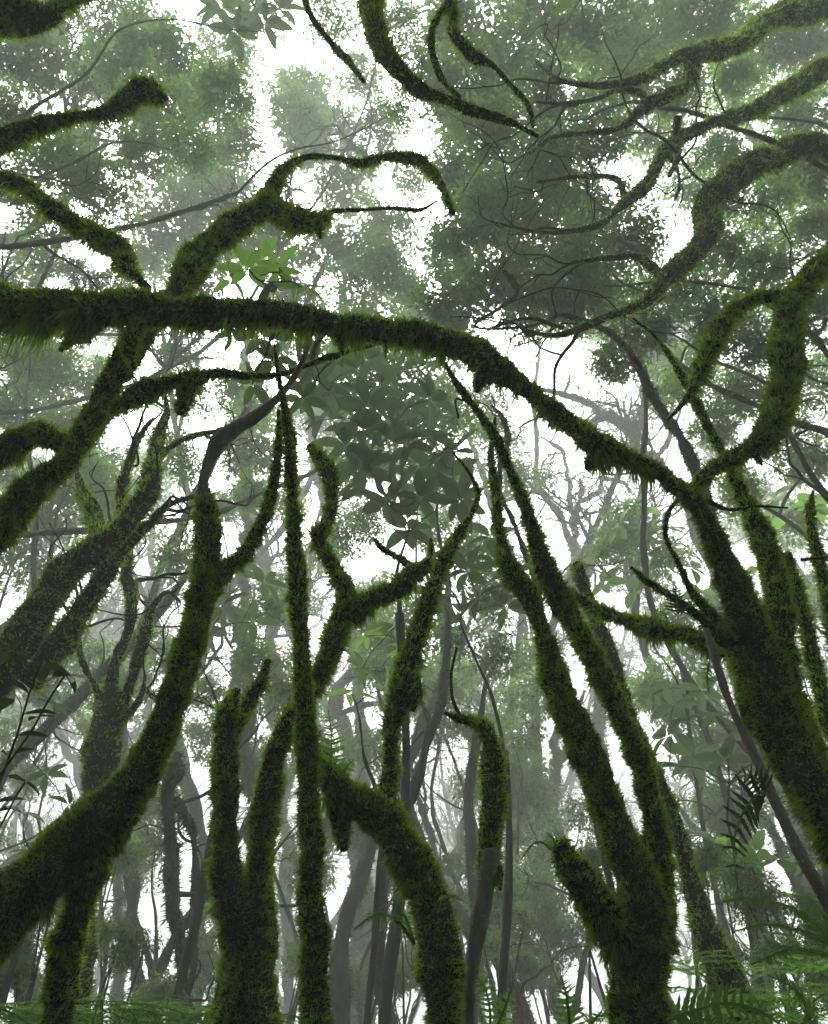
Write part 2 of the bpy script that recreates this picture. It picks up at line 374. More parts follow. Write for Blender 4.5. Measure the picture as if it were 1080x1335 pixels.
# ------------------------------------------------------------------ the near mossy trees
build_tree('R', 'mossy_tree', 'huge mossy right-edge tree whose long limb crosses the view as a horizontal bar', [
    ('trunk', [(1330, 1500, 190, 2.5), (1215, 1290, 170, 2.5), (1125, 1130, 150, 2.5), (1062, 1020, 132, 2.5), (1010, 925, 112, 2.5), (975, 865, 80, 2.5), (942, 815, 46, 2.5), (905, 775, 22, 2.45), (885, 735, 15, 2.4), (868, 700, 12, 2.4), (872, 668, 12, 2.4), (892, 645, 10, 2.4)], .5),
    ('limb', [(1040, 970, 75, 2.5), (1000, 870, 62, 2.45), (965, 785, 56, 2.4), (935, 715, 44, 2.35), (900, 655, 34, 2.3), (850, 616, 26, 2.3), (810, 598, 32, 2.25), (780, 586, 44, 2.2), (750, 562, 38, 2.2), (710, 528, 40, 2.2), (670, 498, 46, 2.2), (635, 470, 58, 2.2), (595, 446, 52, 2.2), (540, 436, 48, 2.2), (480, 428, 46, 2.2), (430, 420, 46, 2.2), (380, 410, 48, 2.2), (320, 404, 54, 2.2), (260, 408, 64, 2.2), (200, 406, 66, 2.2), (130, 412, 74, 2.2), (60, 402, 72, 2.2), (0, 396, 64, 2.2), (-80, 380, 60, 2.2)], 2.6),
    ('stem', [(1060, 980, 70, 2.5), (1024, 870, 58, 2.5), (1018, 790, 60, 2.5), (1003, 715, 48, 2.5), (975, 655, 36, 2.5), (948, 600, 24, 2.5), (916, 540, 16, 2.5), (882, 480, 15, 2.5), (850, 435, 9, 2.5), (825, 415, 5, 2.5)], .4),
    ('stem', [(1100, 1010, 50, 2.6), (1068, 890, 38, 2.6), (1052, 820, 34, 2.6), (1038, 770, 30, 2.6), (1024, 725, 26, 2.6)], .4),
    ('stem', [(1120, 1010, 60, 2.7), (1098, 880, 44, 2.7), (1082, 800, 34, 2.7), (1066, 730, 26, 2.7), (1056, 670, 18, 2.7), (1060, 640, 5, 2.7)], .4),
    ('stub', [(950, 840, 34, 2.45), (915, 805, 26, 2.4), (880, 780, 20, 2.35), (850, 762, 18, 2.3), (824, 740, 10, 2.3)], .7),
    ('branch', [(945, 850, 50, 2.6), (905, 828, 44, 2.7), (860, 820, 46, 2.8), (810, 806, 36, 2.9), (765, 788, 30, 3.0), (740, 770, 22, 3.0)], 1.4),
    ('twig', [(895, 650, 14, 2.32), (920, 653, 11, 2.3), (945, 664, 8, 2.3), (985, 660, 6, 2.3), (1027, 662, 3, 2.3)], 0, None, .5),
    ('twig', [(935, 715, 10, 2.3), (925, 695, 8, 2.3), (915, 680, 4, 2.3)], 0, None, .5),
    ('twig', [(1045, 730, 8, 2.5), (1075, 727, 5, 2.5), (1110, 722, 3, 2.5)], 0, None, .5),
    ('hanging_moss_clump', [(120, 420, 60, 2.2), (92, 440, 34, 2.2), (78, 455, 14, 2.2)], 1.8),
    ('hanging_moss_clump', [(180, 425, 40, 2.2), (172, 455, 38, 2.2), (175, 480, 14, 2.2)], 1.8),
    ('hanging_moss_clump', [(440, 430, 26, 2.2), (444, 450, 14, 2.2), (447, 462, 5, 2.2)], 1.8),
    ('hanging_moss_clump', [(500, 430, 26, 2.2), (503, 452, 12, 2.2), (503, 466, 4, 2.2)], 1.8),
    ('hanging_moss_clump', [(640, 480, 50, 2.2), (626, 494, 34, 2.2), (622, 510, 10, 2.2)], 1.8),
    ('hanging_moss_clump', [(800, 590, 34, 2.25), (772, 600, 36, 2.25), (765, 612, 14, 2.25)], 1.8)])

build_tree('G', 'mossy_tree', 'mossy leaning tree from the left edge rising behind the horizontal limb into a crooked fork', [
    ('trunk', [(-190, 860, 110, 2.5), (-90, 760, 92, 2.45), (-10, 690, 80, 2.4), (40, 632, 66, 2.35), (85, 600, 52, 2.35), (112, 558, 46, 2.35), (140, 502, 44, 2.35), (170, 455, 46, 2.35), (205, 415, 46, 2.4), (236, 375, 50, 2.4), (256, 338, 52, 2.4), (282, 308, 50, 2.4), (315, 284, 48, 2.4), (345, 268, 42, 2.4), (358, 245, 26, 2.4), (372, 222, 18, 2.4), (402, 205, 13, 2.4), (440, 206, 12, 2.4), (472, 213, 18, 2.4), (500, 206, 16, 2.4), (540, 208, 22, 2.4), (562, 222, 19, 2.4), (576, 246, 15, 2.4), (590, 278, 10, 2.4)], 1.2),
    ('branch', [(345, 268, 42, 2.4), (380, 284, 46, 2.35), (412, 286, 34, 2.3), (432, 275, 13, 2.3), (470, 273, 8, 2.3), (520, 272, 8, 2.3), (545, 274, 7, 2.3), (570, 262, 4, 2.3)], 1.3),
    ('branch', [(95, 590, 36, 2.4), (62, 566, 42, 2.4), (20, 580, 54, 2.45), (-20, 600, 64, 2.45), (-90, 640, 70, 2.5)], .8),
    ('branch', [(108, 575, 28, 2.4), (145, 538, 26, 2.45), (190, 512, 36, 2.5), (230, 497, 30, 2.5), (280, 488, 19, 2.5), (330, 491, 15, 2.5), (372, 488, 13, 2.5), (410, 474, 13, 2.5), (450, 461, 11, 2.45), (490, 450, 8, 2.4)], 1.2),
    ('hanging_moss_clump', [(262, 490, 28, 2.5), (240, 515, 34, 2.5), (234, 538, 16, 2.5)], 1.6),
    ('hanging_moss_clump', [(412, 285, 30, 2.3), (416, 300, 16, 2.3), (418, 310, 5, 2.3)], 1.6)])

build_tree('E', 'mossy_tree', 'overhead mossy tree at upper left with a club-ended branch and a drooping second branch', [
    ('trunk', [(-420, 900, 90, 1.9), (-380, 600, 90, 1.9), (-320, 350, 84, 1.9), (-200, 250, 70, 1.95), (-90, 225, 56, 2.0), (0, 182, 46, 2.0), (45, 165, 36, 2.0), (92, 152, 30, 2.0), (140, 146, 30, 2.0), (168, 130, 52, 2.0), (192, 120, 60, 2.0), (210, 125, 38, 2.0), (219, 128, 10, 2.0)], 1.0),
    ('branch', [(-90, 225, 50, 2.0), (-40, 228, 34, 2.05), (0, 236, 32, 2.1), (32, 242, 32, 2.1), (56, 266, 34, 2.15), (92, 290, 42, 2.2), (130, 308, 42, 2.2), (160, 335, 34, 2.2), (180, 362, 20, 2.2), (195, 378, 14, 2.25)], 1.5),
    ('branch', [(-320, 350, 80, 1.9), (-200, 120, 70, 1.7), (-100, 45, 80, 1.6), (-20, 28, 90, 1.55), (35, 30, 72, 1.55), (65, 25, 40, 1.55), (90, 5, 22, 1.55), (130, -10, 18, 1.55)], 1.2)])
build_tree('C', 'mossy_tree', 'mossy branch of an overhead tree sweeping down from the top centre into curled tips', [
    ('trunk', [(-250, 1400, 150, 1.0), (-300, 700, 120, 1.0), (-120, -40, 110, 1.1), (200, -280, 90, 1.3), (420, -240, 70, 1.5), (478, -90, 56, 1.7), (484, 0, 46, 1.8), (494, 45, 42, 1.8), (512, 86, 38, 1.8), (542, 115, 28, 1.85), (582, 130, 21, 1.85), (620, 146, 23, 1.85), (660, 158, 19, 1.85), (702, 178, 8, 1.85)], .9),
    ('branch', [(420, -240, 40, 1.5), (540, -140, 30, 1.7), (585, -50, 22, 1.8), (590, 20, 22, 1.85), (600, 58, 21, 1.85), (622, 78, 23, 1.9), (642, 86, 12, 1.9), (664, 108, 12, 1.95), (692, 140, 12, 1.95), (696, 165, 6, 1.95)], 1.0),
    ('branch', [(588, 0, 16, 1.8), (570, 25, 14, 1.8), (563, 65, 15, 1.8), (574, 98, 13, 1.85), (600, 128, 9, 1.85)], .9),
    ('twig', [(420, -240, 30, 1.5), (380, -100, 18, 1.7), (395, -10, 11, 1.8), (412, 32, 12, 1.8), (430, 55, 15, 1.85), (455, 80, 14, 1.85), (475, 106, 7, 1.85)], .8)],
    dens=.2)
# overhanging trees at the upper right
build_tree('B', 'mossy_tree', 'tall tree beyond the right edge with three grey arching branches across the upper right canopy', [
    ('trunk', [(1500, 1000, 130, 3.3), (1480, 700, 120, 3.3), (1400, 420, 110, 3.2), (1270, 250, 90, 3.1), (1170, 205, 66, 3.0), (1080, 192, 52, 3.0), (1030, 200, 46, 3.0), (990, 215, 42, 3.0), (952, 235, 46, 3.0), (930, 262, 42, 3.0), (920, 300, 40, 3.0), (895, 340, 32, 3.0), (866, 370, 30, 3.0), (840, 396, 25, 3.0), (800, 411, 19, 3.0), (760, 427, 15, 3.0), (720, 437, 9, 3.0), (680, 430, 6, 3.0)], .5),
    ('branch', [(1270, 250, 70, 3.1), (1160, 120, 50, 3.1), (1080, 90, 42, 3.1), (1040, 113, 34, 3.1), (1000, 138, 29, 3.1), (960, 155, 24, 3.1), (920, 165, 22, 3.1), (890, 180, 22, 3.15), (868, 202, 22, 3.15), (850, 230, 20, 3.2), (830, 250, 19, 3.2), (806, 274, 15, 3.2), (785, 292, 12, 3.2), (745, 302, 9, 3.2), (690, 300, 6, 3.3), (640, 288, 3, 3.3)], .4),
    ('branch', [(1270, 250, 60, 3.1), (1200, 40, 50, 2.8), (1120, -5, 44, 2.8), (1080, 5, 44, 2.8), (1040, 15, 42, 2.8), (1000, 30, 38, 2.8), (962, 56, 34, 2.8), (915, 76, 30, 2.8), (880, 83, 22, 2.8), (842, 100, 17, 2.8), (810, 108, 14, 2.8), (775, 112, 12, 2.8), (735, 107, 8, 2.8), (700, 80, 5, 2.8)], .5),
    ('branch', [(905, 80, 24, 2.8), (896, 105, 22, 2.85), (872, 126, 22, 2.85), (842, 140, 18, 2.9), (810, 165, 12, 3), (765, 173, 10, 3), (720, 180, 8, 3), (690, 200, 5, 3)], .5),
    ('branch', [(862, 368, 18, 3.0), (850, 345, 15, 3), (830, 334, 14, 3.0), (795, 335, 12, 3.0), (745, 342, 6, 3.0)], .5),
    ('branch', [(850, 140, 14, 2.9), (830, 122, 13, 2.9), (810, 118, 11, 2.9), (780, 128, 9, 3), (735, 136, 8, 3), (700, 132, 5, 3)], .5),
    ('branch', [(885, 150, 14, 2.9), (882, 170, 13, 3), (884, 200, 10, 3), (872, 230, 7, 3)], .5),
    ('branch', [(868, 200, 12, 3.1), (880, 215, 8, 3.1), (886, 240, 6, 3.1), (880, 262, 4, 3.1)], .5),
    ('branch', [(818, 262, 12, 3.2), (800, 232, 10, 3.2), (760, 230, 8, 3.2), (700, 238, 5, 3.2)], .5),
    ('twig', [(735, 428, 9, 3.0), (690, 415, 6, 3.0), (650, 425, 4, 3.0), (620, 440, 3, 3.0)], .3)],
    dens=.22, length=4.0, twigs=3, twl=1.1, core=.82)
build_tree('U', 'mossy_tree', 'shaggy bright green branch dropping from the right edge and hooking left above the trunk stems', [
    ('trunk', [(1400, 1000, 110, 2.3), (1390, 600, 100, 2.3), (1280, 330, 84, 2.3), (1180, 270, 66, 2.3), (1110, 310, 56, 2.3), (1075, 345, 52, 2.3), (1042, 385, 50, 2.3), (1030, 420, 56, 2.3), (1031, 470, 64, 2.3), (1028, 520, 66, 2.3), (1006, 560, 62, 2.3), (975, 585, 44, 2.3), (940, 604, 34, 2.3), (915, 622, 26, 2.3), (900, 645, 12, 2.3)], 1.5),
    ('branch', [(1035, 400, 36, 2.3), (1010, 386, 26, 2.3), (985, 390, 30, 2.3), (955, 408, 36, 2.3), (930, 445, 40, 2.3), (912, 485, 36, 2.3), (900, 512, 20, 2.3), (886, 530, 12, 2.3), (870, 548, 5, 2.3)], 1.2),
    ('hanging_moss_clump', [(1000, 570, 34, 2.3), (988, 592, 20, 2.3), (994, 606, 6, 2.3)], 1.6)])

build_tree('A', 'mossy_tree', 'black two-stemmed mossy tree right of centre with a short broken stub low on its left', [
    ('trunk', [(835, 1340, 130, 2.6), (838, 1260, 118, 2.6), (838, 1190, 96, 2.6), (808, 1090, 80, 2.6), (768, 985, 72, 2.6), (735, 910, 64, 2.6), (722, 865, 56, 2.6), (705, 815, 40, 2.6), (690, 775, 44, 2.6), (664, 738, 36, 2.6), (652, 690, 24, 2.6), (648, 645, 20, 2.6), (641, 600, 16, 2.6), (646, 545, 7, 2.6)], .7),
    ('stem', [(860, 1240, 70, 2.7), (858, 1120, 56, 2.7), (838, 1010, 50, 2.7), (798, 905, 46, 2.7), (762, 835, 44, 2.7), (734, 775, 44, 2.7), (708, 725, 42, 2.65), (690, 672, 34, 2.6), (668, 622, 27, 2.6), (645, 570, 18, 2.55), (615, 525, 13, 2.5), (596, 500, 12, 2.45), (580, 475, 8, 2.4), (555, 455, 5, 2.35)], .5),
    ('stub', [(835, 1260, 90, 2.6), (800, 1208, 70, 2.55), (765, 1165, 66, 2.5), (742, 1130, 56, 2.5), (726, 1100, 30, 2.5)], 1.2),
    ('twig', [(622, 530, 6, 2.5), (596, 520, 5, 2.5), (598, 545, 4, 2.5)], .2, None, .4)])

build_tree('J', 'mossy_tree', 'thick mossy trunk leaning from the lower left corner, its upper end bare pale wood', [
    ('trunk', [(-220, 1500, 140, 2.4), (-120, 1330, 120, 2.4), (-30, 1225, 112, 2.4), (45, 1150, 102, 2.4), (105, 1095, 96, 2.4), (155, 1035, 90, 2.4), (198, 960, 80, 2.4), (226, 885, 68, 2.4), (250, 815, 60, 2.4), (262, 760, 50, 2.4), (268, 705, 42, 2.4), (266, 655, 38, 2.4), (266, 640, 24, 2.4)], .7),
    ('bare_upper_stem', [(266, 660, 28, 2.4), (267, 630, 17, 2.4), (275, 605, 19, 2.4), (290, 578, 24, 2.4), (310, 560, 21, 2.4), (338, 540, 15, 2.4), (365, 515, 11, 2.4), (392, 475, 9, 2.4), (405, 440, 6, 2.4)], .4, M_BARE, .05),
    ('branch', [(278, 772, 32, 2.4), (296, 742, 32, 2.42), (322, 718, 32, 2.45), (340, 688, 27, 2.45), (354, 648, 23, 2.45), (362, 605, 18, 2.45), (366, 565, 13, 2.45), (364, 535, 7, 2.45)], .5),
    ('leg', [(68, 1335, 52, 2.6), (78, 1270, 52, 2.6), (92, 1210, 54, 2.55), (118, 1140, 64, 2.45)], .9)])
build_tree('I', 'mossy_tree', 'broad mossy trunk leaning right from the left edge and splitting into forked upper stems', [
    ('trunk', [(-160, 1090, 120, 3.2), (-60, 940, 105, 3.2), (10, 850, 92, 3.2), (60, 785, 80, 3.2), (110, 730, 70, 3.2), (160, 690, 58, 3.2), (190, 650, 48, 3.2), (200, 605, 34, 3.25), (208, 565, 26, 3.3), (218, 535, 15, 3.3), (214, 505, 8, 3.3)], .6),
    ('stem', [(30, 890, 60, 3.25), (80, 830, 54, 3.25), (122, 775, 44, 3.3), (158, 715, 34, 3.3), (195, 685, 24, 3.3), (222, 660, 14, 3.3), (255, 648, 9, 3.3)], .8),
    ('branch', [(162, 690, 26, 3.3), (160, 640, 22, 3.4), (170, 600, 17, 3.4), (180, 570, 14, 3.4), (200, 545, 9, 3.4)], .4),
    ('branch', [(202, 600, 16, 3.3), (225, 580, 15, 3.3), (255, 567, 13, 3.35), (288, 560, 9, 3.4), (315, 545, 5, 3.4)], .6),
    ('branch', [(120, 735, 34, 3.4), (128, 700, 32, 3.5), (118, 665, 30, 3.6), (104, 635, 22, 3.7), (98, 610, 10, 3.7)], .5)],
    dens=.2, length=6, twigs=3, twl=.6)
build_tree('K', 'mossy_tree', 'candelabra-shaped mossy tree behind the leaning log at lower left with four raised arms', [
    ('trunk', [(95, 1290, 60, 4.2), (110, 1160, 58, 4.2), (125, 1060, 56, 4.2), (138, 980, 60, 4.2), (150, 930, 56, 4.2), (146, 890, 26, 4.2), (152, 855, 24, 4.2), (168, 820, 27, 4.2), (174, 785, 28, 4.2), (165, 745, 22, 4.2), (166, 705, 18, 4.2)], .7),
    ('branch', [(140, 950, 34, 4.2), (125, 900, 18, 4.2), (108, 865, 15, 4.2), (100, 830, 15, 4.2), (102, 795, 12, 4.2)], .5),
    ('branch', [(150, 950, 34, 4.2), (168, 905, 22, 4.2), (180, 865, 21, 4.2), (190, 825, 20, 4.2), (200, 790, 15, 4.2), (218, 772, 9, 4.2), (235, 785, 5, 4.2)], .5),
    ('branch', [(150, 945, 30, 4.2), (172, 925, 22, 4.2), (185, 905, 14, 4.2), (190, 880, 8, 4.2)], .5)],
    dens=.18, length=5, twigs=4, twl=.8)
build_tree('L', 'mossy_tree', 'mossy column left of the slim front trunk joined to a darker forking twin', [
    ('trunk', [(325, 1340, 130, 3.0), (328, 1270, 112, 3.0), (338, 1200, 76, 3.0), (346, 1130, 58, 3.0), (352, 1060, 54, 3.0), (358, 1000, 50, 3.0), (380, 940, 48, 3.0), (412, 890, 50, 3.0), (432, 850, 52, 3.0), (448, 812, 54, 3.0), (458, 785, 50, 3.0), (444, 752, 34, 3.0), (426, 722, 32, 3.0), (418, 702, 32, 3.0), (432, 676, 25, 3.0), (434, 645, 23, 3.0), (424, 608, 23, 3.0), (404, 584, 15, 3.0)], .9),
    ('column', [(320, 1260, 70, 3.0), (302, 1190, 62, 2.95), (292, 1110, 54, 2.9), (292, 1030, 52, 2.9), (296, 960, 46, 2.9), (303, 920, 36, 2.9), (310, 900, 15, 2.9)], 1.0),
    ('branch', [(302, 960, 26, 2.95), (325, 915, 26, 3.0), (342, 885, 24, 3.0), (350, 860, 12, 3.0)], .6),
    ('branch', [(455, 800, 56, 3.0), (485, 782, 52, 3.0), (518, 768, 46, 3.0), (540, 745, 34, 3.0), (556, 735, 20, 3.0), (562, 702, 5, 3.0)], 1.4),
    ('twig', [(540, 742, 16, 3.0), (518, 726, 14, 3.0), (500, 715, 12, 3.0), (488, 702, 6, 3.0)], .5)])
build_tree('O', 'mossy_pole_tree', 'slim straight mossy trunk rising in front, just left of centre', [
    ('trunk', [(420, 1345, 52, 2.5), (415, 1240, 48, 2.5), (408, 1130, 44, 2.5), (402, 1030, 40, 2.5), (396, 930, 38, 2.5), (391, 830, 34, 2.5), (386, 730, 29, 2.5), (383, 650, 27, 2.5), (381, 590, 23, 2.45), (374, 540, 17, 2.4), (364, 495, 11, 2.35), (358, 450, 6, 2.3)], .5)])
build_tree('Q', 'mossy_tree', 'stout mossy tree at bottom centre bending left then sending up one straight tapering stem', [
    ('trunk', [(572, 1345, 96, 2.8), (572, 1260, 92, 2.8), (562, 1180, 88, 2.8), (538, 1115, 80, 2.8), (500, 1070, 74, 2.8), (462, 1045, 70, 2.8), (432, 1020, 56, 2.8), (418, 985, 34, 2.85)], 1.4),
    ('stem', [(505, 1075, 56, 2.85), (508, 1020, 44, 2.9), (512, 960, 42, 2.9), (522, 915, 54, 2.9), (534, 872, 50, 2.9), (546, 835, 32, 2.9), (562, 785, 28, 2.9), (578, 740, 24, 2.9), (598, 698, 18, 2.9), (616, 668, 14, 2.9), (622, 640, 12, 2.9), (610, 615, 8, 2.85), (590, 590, 4, 2.8)], .6),
    ('hanging_moss_clump', [(450, 1040, 40, 2.8), (442, 1075, 36, 2.8), (448, 1110, 16, 2.8)], 1.6),
    ('hanging_moss_clump', [(535, 885, 34, 2.9), (545, 910, 24, 2.9), (540, 928, 8, 2.9)], 1.6)])
build_tree('T', 'mossy_tree', 'short tree with smooth dark lower stem and mossy sleeve ending in a bent broken top', [
    ('trunk', [(606, 1350, 22, 3.0), (613, 1290, 22, 3.0), (622, 1230, 21, 3.0), (632, 1170, 22, 3.0), (640, 1110, 26, 3.0)], 0, M_BARE, .04),
    ('mossy_top', [(634, 1150, 30, 3.0), (640, 1100, 46, 3.0), (646, 1040, 56, 3.0), (643, 990, 50, 3.0), (636, 952, 34, 3.0), (618, 940, 19, 3.05), (598, 936, 17, 3.05), (580, 929, 10, 3.05)], 1.4),
    ('hanging_moss_clump', [(640, 1110, 30, 3.0), (650, 1140, 20, 3.0), (652, 1160, 7, 3.0)], 1.6),
    ('twig', [(600, 934, 6, 3.05), (592, 915, 5, 3.05), (589, 880, 4, 3.05), (596, 845, 4, 3.05)], 0, None, .3)])
build_tree('S', 'mossy_stump_tree', 'curved mossy tree behind the black stems spreading into a rounded mossy foot at lower right', [
    ('trunk', [(955, 1350, 130, 3.6), (948, 1280, 100, 3.6), (925, 1220, 62, 3.6), (905, 1160, 44, 3.6), (888, 1100, 36, 3.6), (862, 1030, 32, 3.6), (826, 950, 32, 3.6), (800, 880, 36, 3.6), (782, 820, 34, 3.6), (764, 770, 30, 3.6), (752, 735, 26, 3.6)], .9)],
    dens=.2, length=6)
build_tree('V', 'slender_tree', 'smooth dark slender stem leaning left across the lower right in front of the big trunk', [
    ('trunk', [(1120, 1250, 19, 2.1), (1080, 1180, 18, 2.1), (1045, 1115, 17, 2.1), (1012, 1045, 15, 2.15), (985, 985, 13, 2.2), (955, 925, 12, 2.25), (935, 870, 11, 2.3), (920, 820, 9, 2.35)], 0, M_BARE, .05)],
    mat=M_BARE)
# ------------------------------------------------------------------ traced misty trees in the middle distance
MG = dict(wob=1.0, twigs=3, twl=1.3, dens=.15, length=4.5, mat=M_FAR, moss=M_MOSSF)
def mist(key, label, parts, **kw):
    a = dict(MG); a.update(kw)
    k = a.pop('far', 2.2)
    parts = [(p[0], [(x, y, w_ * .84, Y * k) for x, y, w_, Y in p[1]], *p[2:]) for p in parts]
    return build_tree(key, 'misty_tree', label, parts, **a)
mist('m1', 'pale grey bent trunk arching left in the bright gap behind the horizontal limb', [
    ('trunk', [(1010, 1000, 34, 6.0), (960, 860, 32, 6.0), (925, 740, 28, 5.8), (885, 650, 26, 5.6), (850, 605, 25, 5.5), (820, 562, 24, 5.5), (790, 536, 20, 5.5), (740, 516, 15, 5.5), (700, 508, 9, 5.5), (670, 500, 5, 5.5)], .2),
    ('branch', [(735, 514, 9, 5.5), (742, 500, 7, 5.5), (743, 488, 4, 5.5)], .1),
    ('branch', [(800, 540, 20, 5.5), (776, 548, 22, 5.5), (775, 555, 8, 5.5)], .4)])
mist('m2', 'pale forked tree in the bright gap right of centre with three wavy arms', [
    ('trunk', [(790, 1010, 40, 7.5), (775, 900, 38, 7.5), (760, 800, 42, 7.5), (752, 745, 44, 7.5), (745, 710, 22, 7.5), (728, 670, 15, 7.5), (705, 630, 13, 7.5), (698, 585, 13, 7.5), (696, 540, 12, 7.5), (700, 490, 9, 7.5), (705, 440, 6, 7.5)], .2),
    ('branch', [(752, 745, 34, 7.5), (748, 700, 15, 7.5), (741, 650, 12, 7.5), (738, 610, 10, 7.5), (725, 580, 9, 7.5), (705, 570, 5, 7.5)], .1),
    ('branch', [(764, 750, 34, 7.5), (778, 715, 18, 7.5), (795, 700, 12, 7.5), (808, 690, 6, 7.5)], .3),
    ('branch', [(748, 690, 13, 7.5), (757, 655, 12, 7.5), (775, 645, 12, 7.5), (790, 625, 12, 7.5), (812, 632, 8, 7.5), (825, 645, 4, 7.5)], .5),
    ('branch', [(757, 655, 9, 7.5), (757, 635, 9, 7.5), (757, 625, 5, 7.5)], .3)])
mist('m3', 'wide pale grey trunk behind the mossy sleeve tree with a limb curving to the left', [
    ('trunk', [(740, 1400, 34, 7.0), (722, 1280, 34, 7.0), (706, 1180, 34, 7.0), (708, 1100, 36, 7.0), (718, 1040, 38, 7.0), (728, 985, 30, 7.0), (720, 930, 14, 7.0), (702, 880, 11, 7.0), (688, 830, 8, 7.0), (680, 780, 5, 7.0)], .2),
    ('limb', [(712, 1060, 20, 7.0), (702, 1085, 17, 7.0), (682, 1096, 14, 7.0), (660, 1104, 10, 7.0)], .3),
    ('branch', [(730, 990, 16, 7.0), (742, 950, 10, 7.0), (760, 900, 7, 7.0)], .2)])
mist('m4', 'wide shadowy trunk in the mist behind the bent mossy tree at bottom centre', [
    ('trunk', [(470, 1400, 66, 7.5), (472, 1250, 60, 7.5), (465, 1150, 50, 7.5), (455, 1050, 40, 7.5), (450, 980, 30, 7.5), (440, 900, 20, 7.5), (465, 860, 16, 7.5), (490, 800, 10, 7.5)], .6),
    ('branch', [(440, 930, 20, 7.0), (450, 895, 20, 7.0), (470, 870, 16, 7.0), (500, 860, 8, 7.0)], .8),
    ('branch', [(445, 930, 14, 6.8), (470, 925, 15, 6.8), (500, 915, 13, 6.8), (530, 905, 6, 6.8)], .5)])
mist('m5', 'misty pair of mossy trunks left of the mossy column, one with a bulb top', [
    ('trunk', [(245, 1345, 18, 5.0), (243, 1280, 22, 5.0), (238, 1200, 36, 5.0), (228, 1130, 34, 5.0), (218, 1070, 26, 5.0), (214, 1030, 30, 5.0), (220, 1000, 46, 5.0), (228, 982, 26, 5.0)], 1.4),
    ('stem', [(240, 1330, 15, 5.1), (258, 1230, 22, 5.1), (258, 1150, 22, 5.1), (252, 1090, 14, 5.1), (244, 1060, 24, 5.1), (232, 1040, 30, 5.1)], 1.2)], dens=.13, length=6, far=1.2)
mist('m6', 'thin crooked misty trunk between the two lower-left logs', [
    ('trunk', [(158, 1330, 26, 6.5), (158, 1240, 25, 6.5), (160, 1180, 22, 6.5), (175, 1140, 15, 6.5), (180, 1090, 12, 6.5), (178, 1030, 9, 6.5)], .4),
    ('branch', [(160, 1180, 16, 6.5), (148, 1150, 28, 6.5), (150, 1120, 22, 6.5), (140, 1080, 10, 6.5)], .8)])
mist('m7', 'stocky misty trunk standing at the lower left corner behind the leaning log', [
    ('trunk', [(42, 1370, 34, 7.5), (40, 1290, 30, 7.5), (35, 1220, 24, 7.5), (48, 1150, 18, 7.5), (30, 1050, 12, 7.5)], .4)])
mist('m8', 'pale misty trunk just behind and left of the slim front trunk', [
    ('trunk', [(372, 1340, 34, 9), (374, 1200, 30, 9), (368, 1050, 28, 9), (360, 900, 30, 9), (358, 830, 26, 9), (352, 760, 18, 9), (346, 700, 10, 9), (340, 640, 6, 9)], .3),
    ('branch', [(358, 830, 16, 9), (372, 780, 12, 9), (380, 720, 9, 9), (376, 660, 5, 9)], .2),
    ('branch', [(352, 770, 12, 9), (330, 735, 9, 9), (316, 720, 6, 9)], .2)])
mist('m9', 'claw-topped dark tree with two curled prongs just above the mossy column', [
    ('trunk', [(330, 1100, 30, 4.6), (325, 960, 30, 4.6), (321, 880, 27, 4.6), (316, 850, 26, 4.6), (310, 820, 15, 4.6), (306, 800, 9, 4.6), (315, 783, 4, 4.6)], .4),
    ('branch', [(316, 845, 14, 4.6), (318, 815, 9, 4.6), (322, 790, 4, 4.6)], .3),
    ('branch', [(303, 845, 8, 4.9), (290, 810, 9, 4.9), (305, 780, 8, 4.9), (322, 770, 4, 4.9)], .2)], dens=.14)
mist('m10', 'hazy straight trunk left of the bare-topped leaning tree', [
    ('trunk', [(200, 1000, 18, 10), (196, 900, 18, 10), (194, 800, 17, 10), (196, 740, 14, 10), (198, 690, 10, 10), (196, 640, 6, 10)], .2),
    ('branch', [(194, 790, 8, 10), (210, 760, 6, 10), (225, 720, 4, 10)], .1)])
mist('m11', 'faint slanting branch of a misty tree low in the bright gap at right', [
    ('trunk', [(1130, 1320, 30, 5.2), (1090, 1180, 26, 5.2), (1050, 1080, 20, 5.2), (1000, 1010, 17, 5.2), (950, 955, 14, 5.2), (905, 915, 11, 5.2), (865, 895, 7, 5.2), (840, 880, 4, 5.2)], .1),
    ('branch', [(970, 975, 10, 5.2), (930, 950, 8, 5.2), (890, 940, 6, 5.2), (860, 915, 4, 5.2)], 0),
    ('branch', [(950, 955, 12, 5.2), (940, 920, 12, 5.2), (920, 885, 9, 5.2), (880, 865, 6, 5.2), (850, 850, 4, 5.2)], .1)])
mist('m12', 'smooth pale stem leaning across the lower right behind the fern', [
    ('trunk', [(1040, 1320, 22, 5.8), (1000, 1210, 22, 5.8), (965, 1140, 20, 5.8), (925, 1100, 17, 5.8), (890, 1060, 14, 5.8), (860, 1015, 11, 5.8), (840, 960, 7, 5.8)], .1)], mat=M_BARE)
mist('m13', 'leaning misty trunk at the far lower right beyond the slender dark stem', [
    ('trunk', [(1120, 1370, 34, 4.6), (1060, 1250, 30, 4.6), (1030, 1150, 24, 4.6), (1005, 1080, 20, 4.6), (975, 1030, 14, 4.6), (960, 1000, 8, 4.6)], .2)])
mist('m14', 'thin wavy misty tree centred between the tapering stem and the mossy sleeve', [
    ('trunk', [(585, 1290, 18, 6.5), (568, 1130, 18, 6.5), (552, 1060, 15, 6.5), (540, 1010, 12, 6.5), (530, 980, 9, 6.5), (535, 900, 6, 6.5)], .5),
    ('branch', [(556, 1075, 10, 6.5), (552, 1000, 7, 6.5), (552, 930, 5, 6.5), (565, 880, 4, 6.5)], .1)])
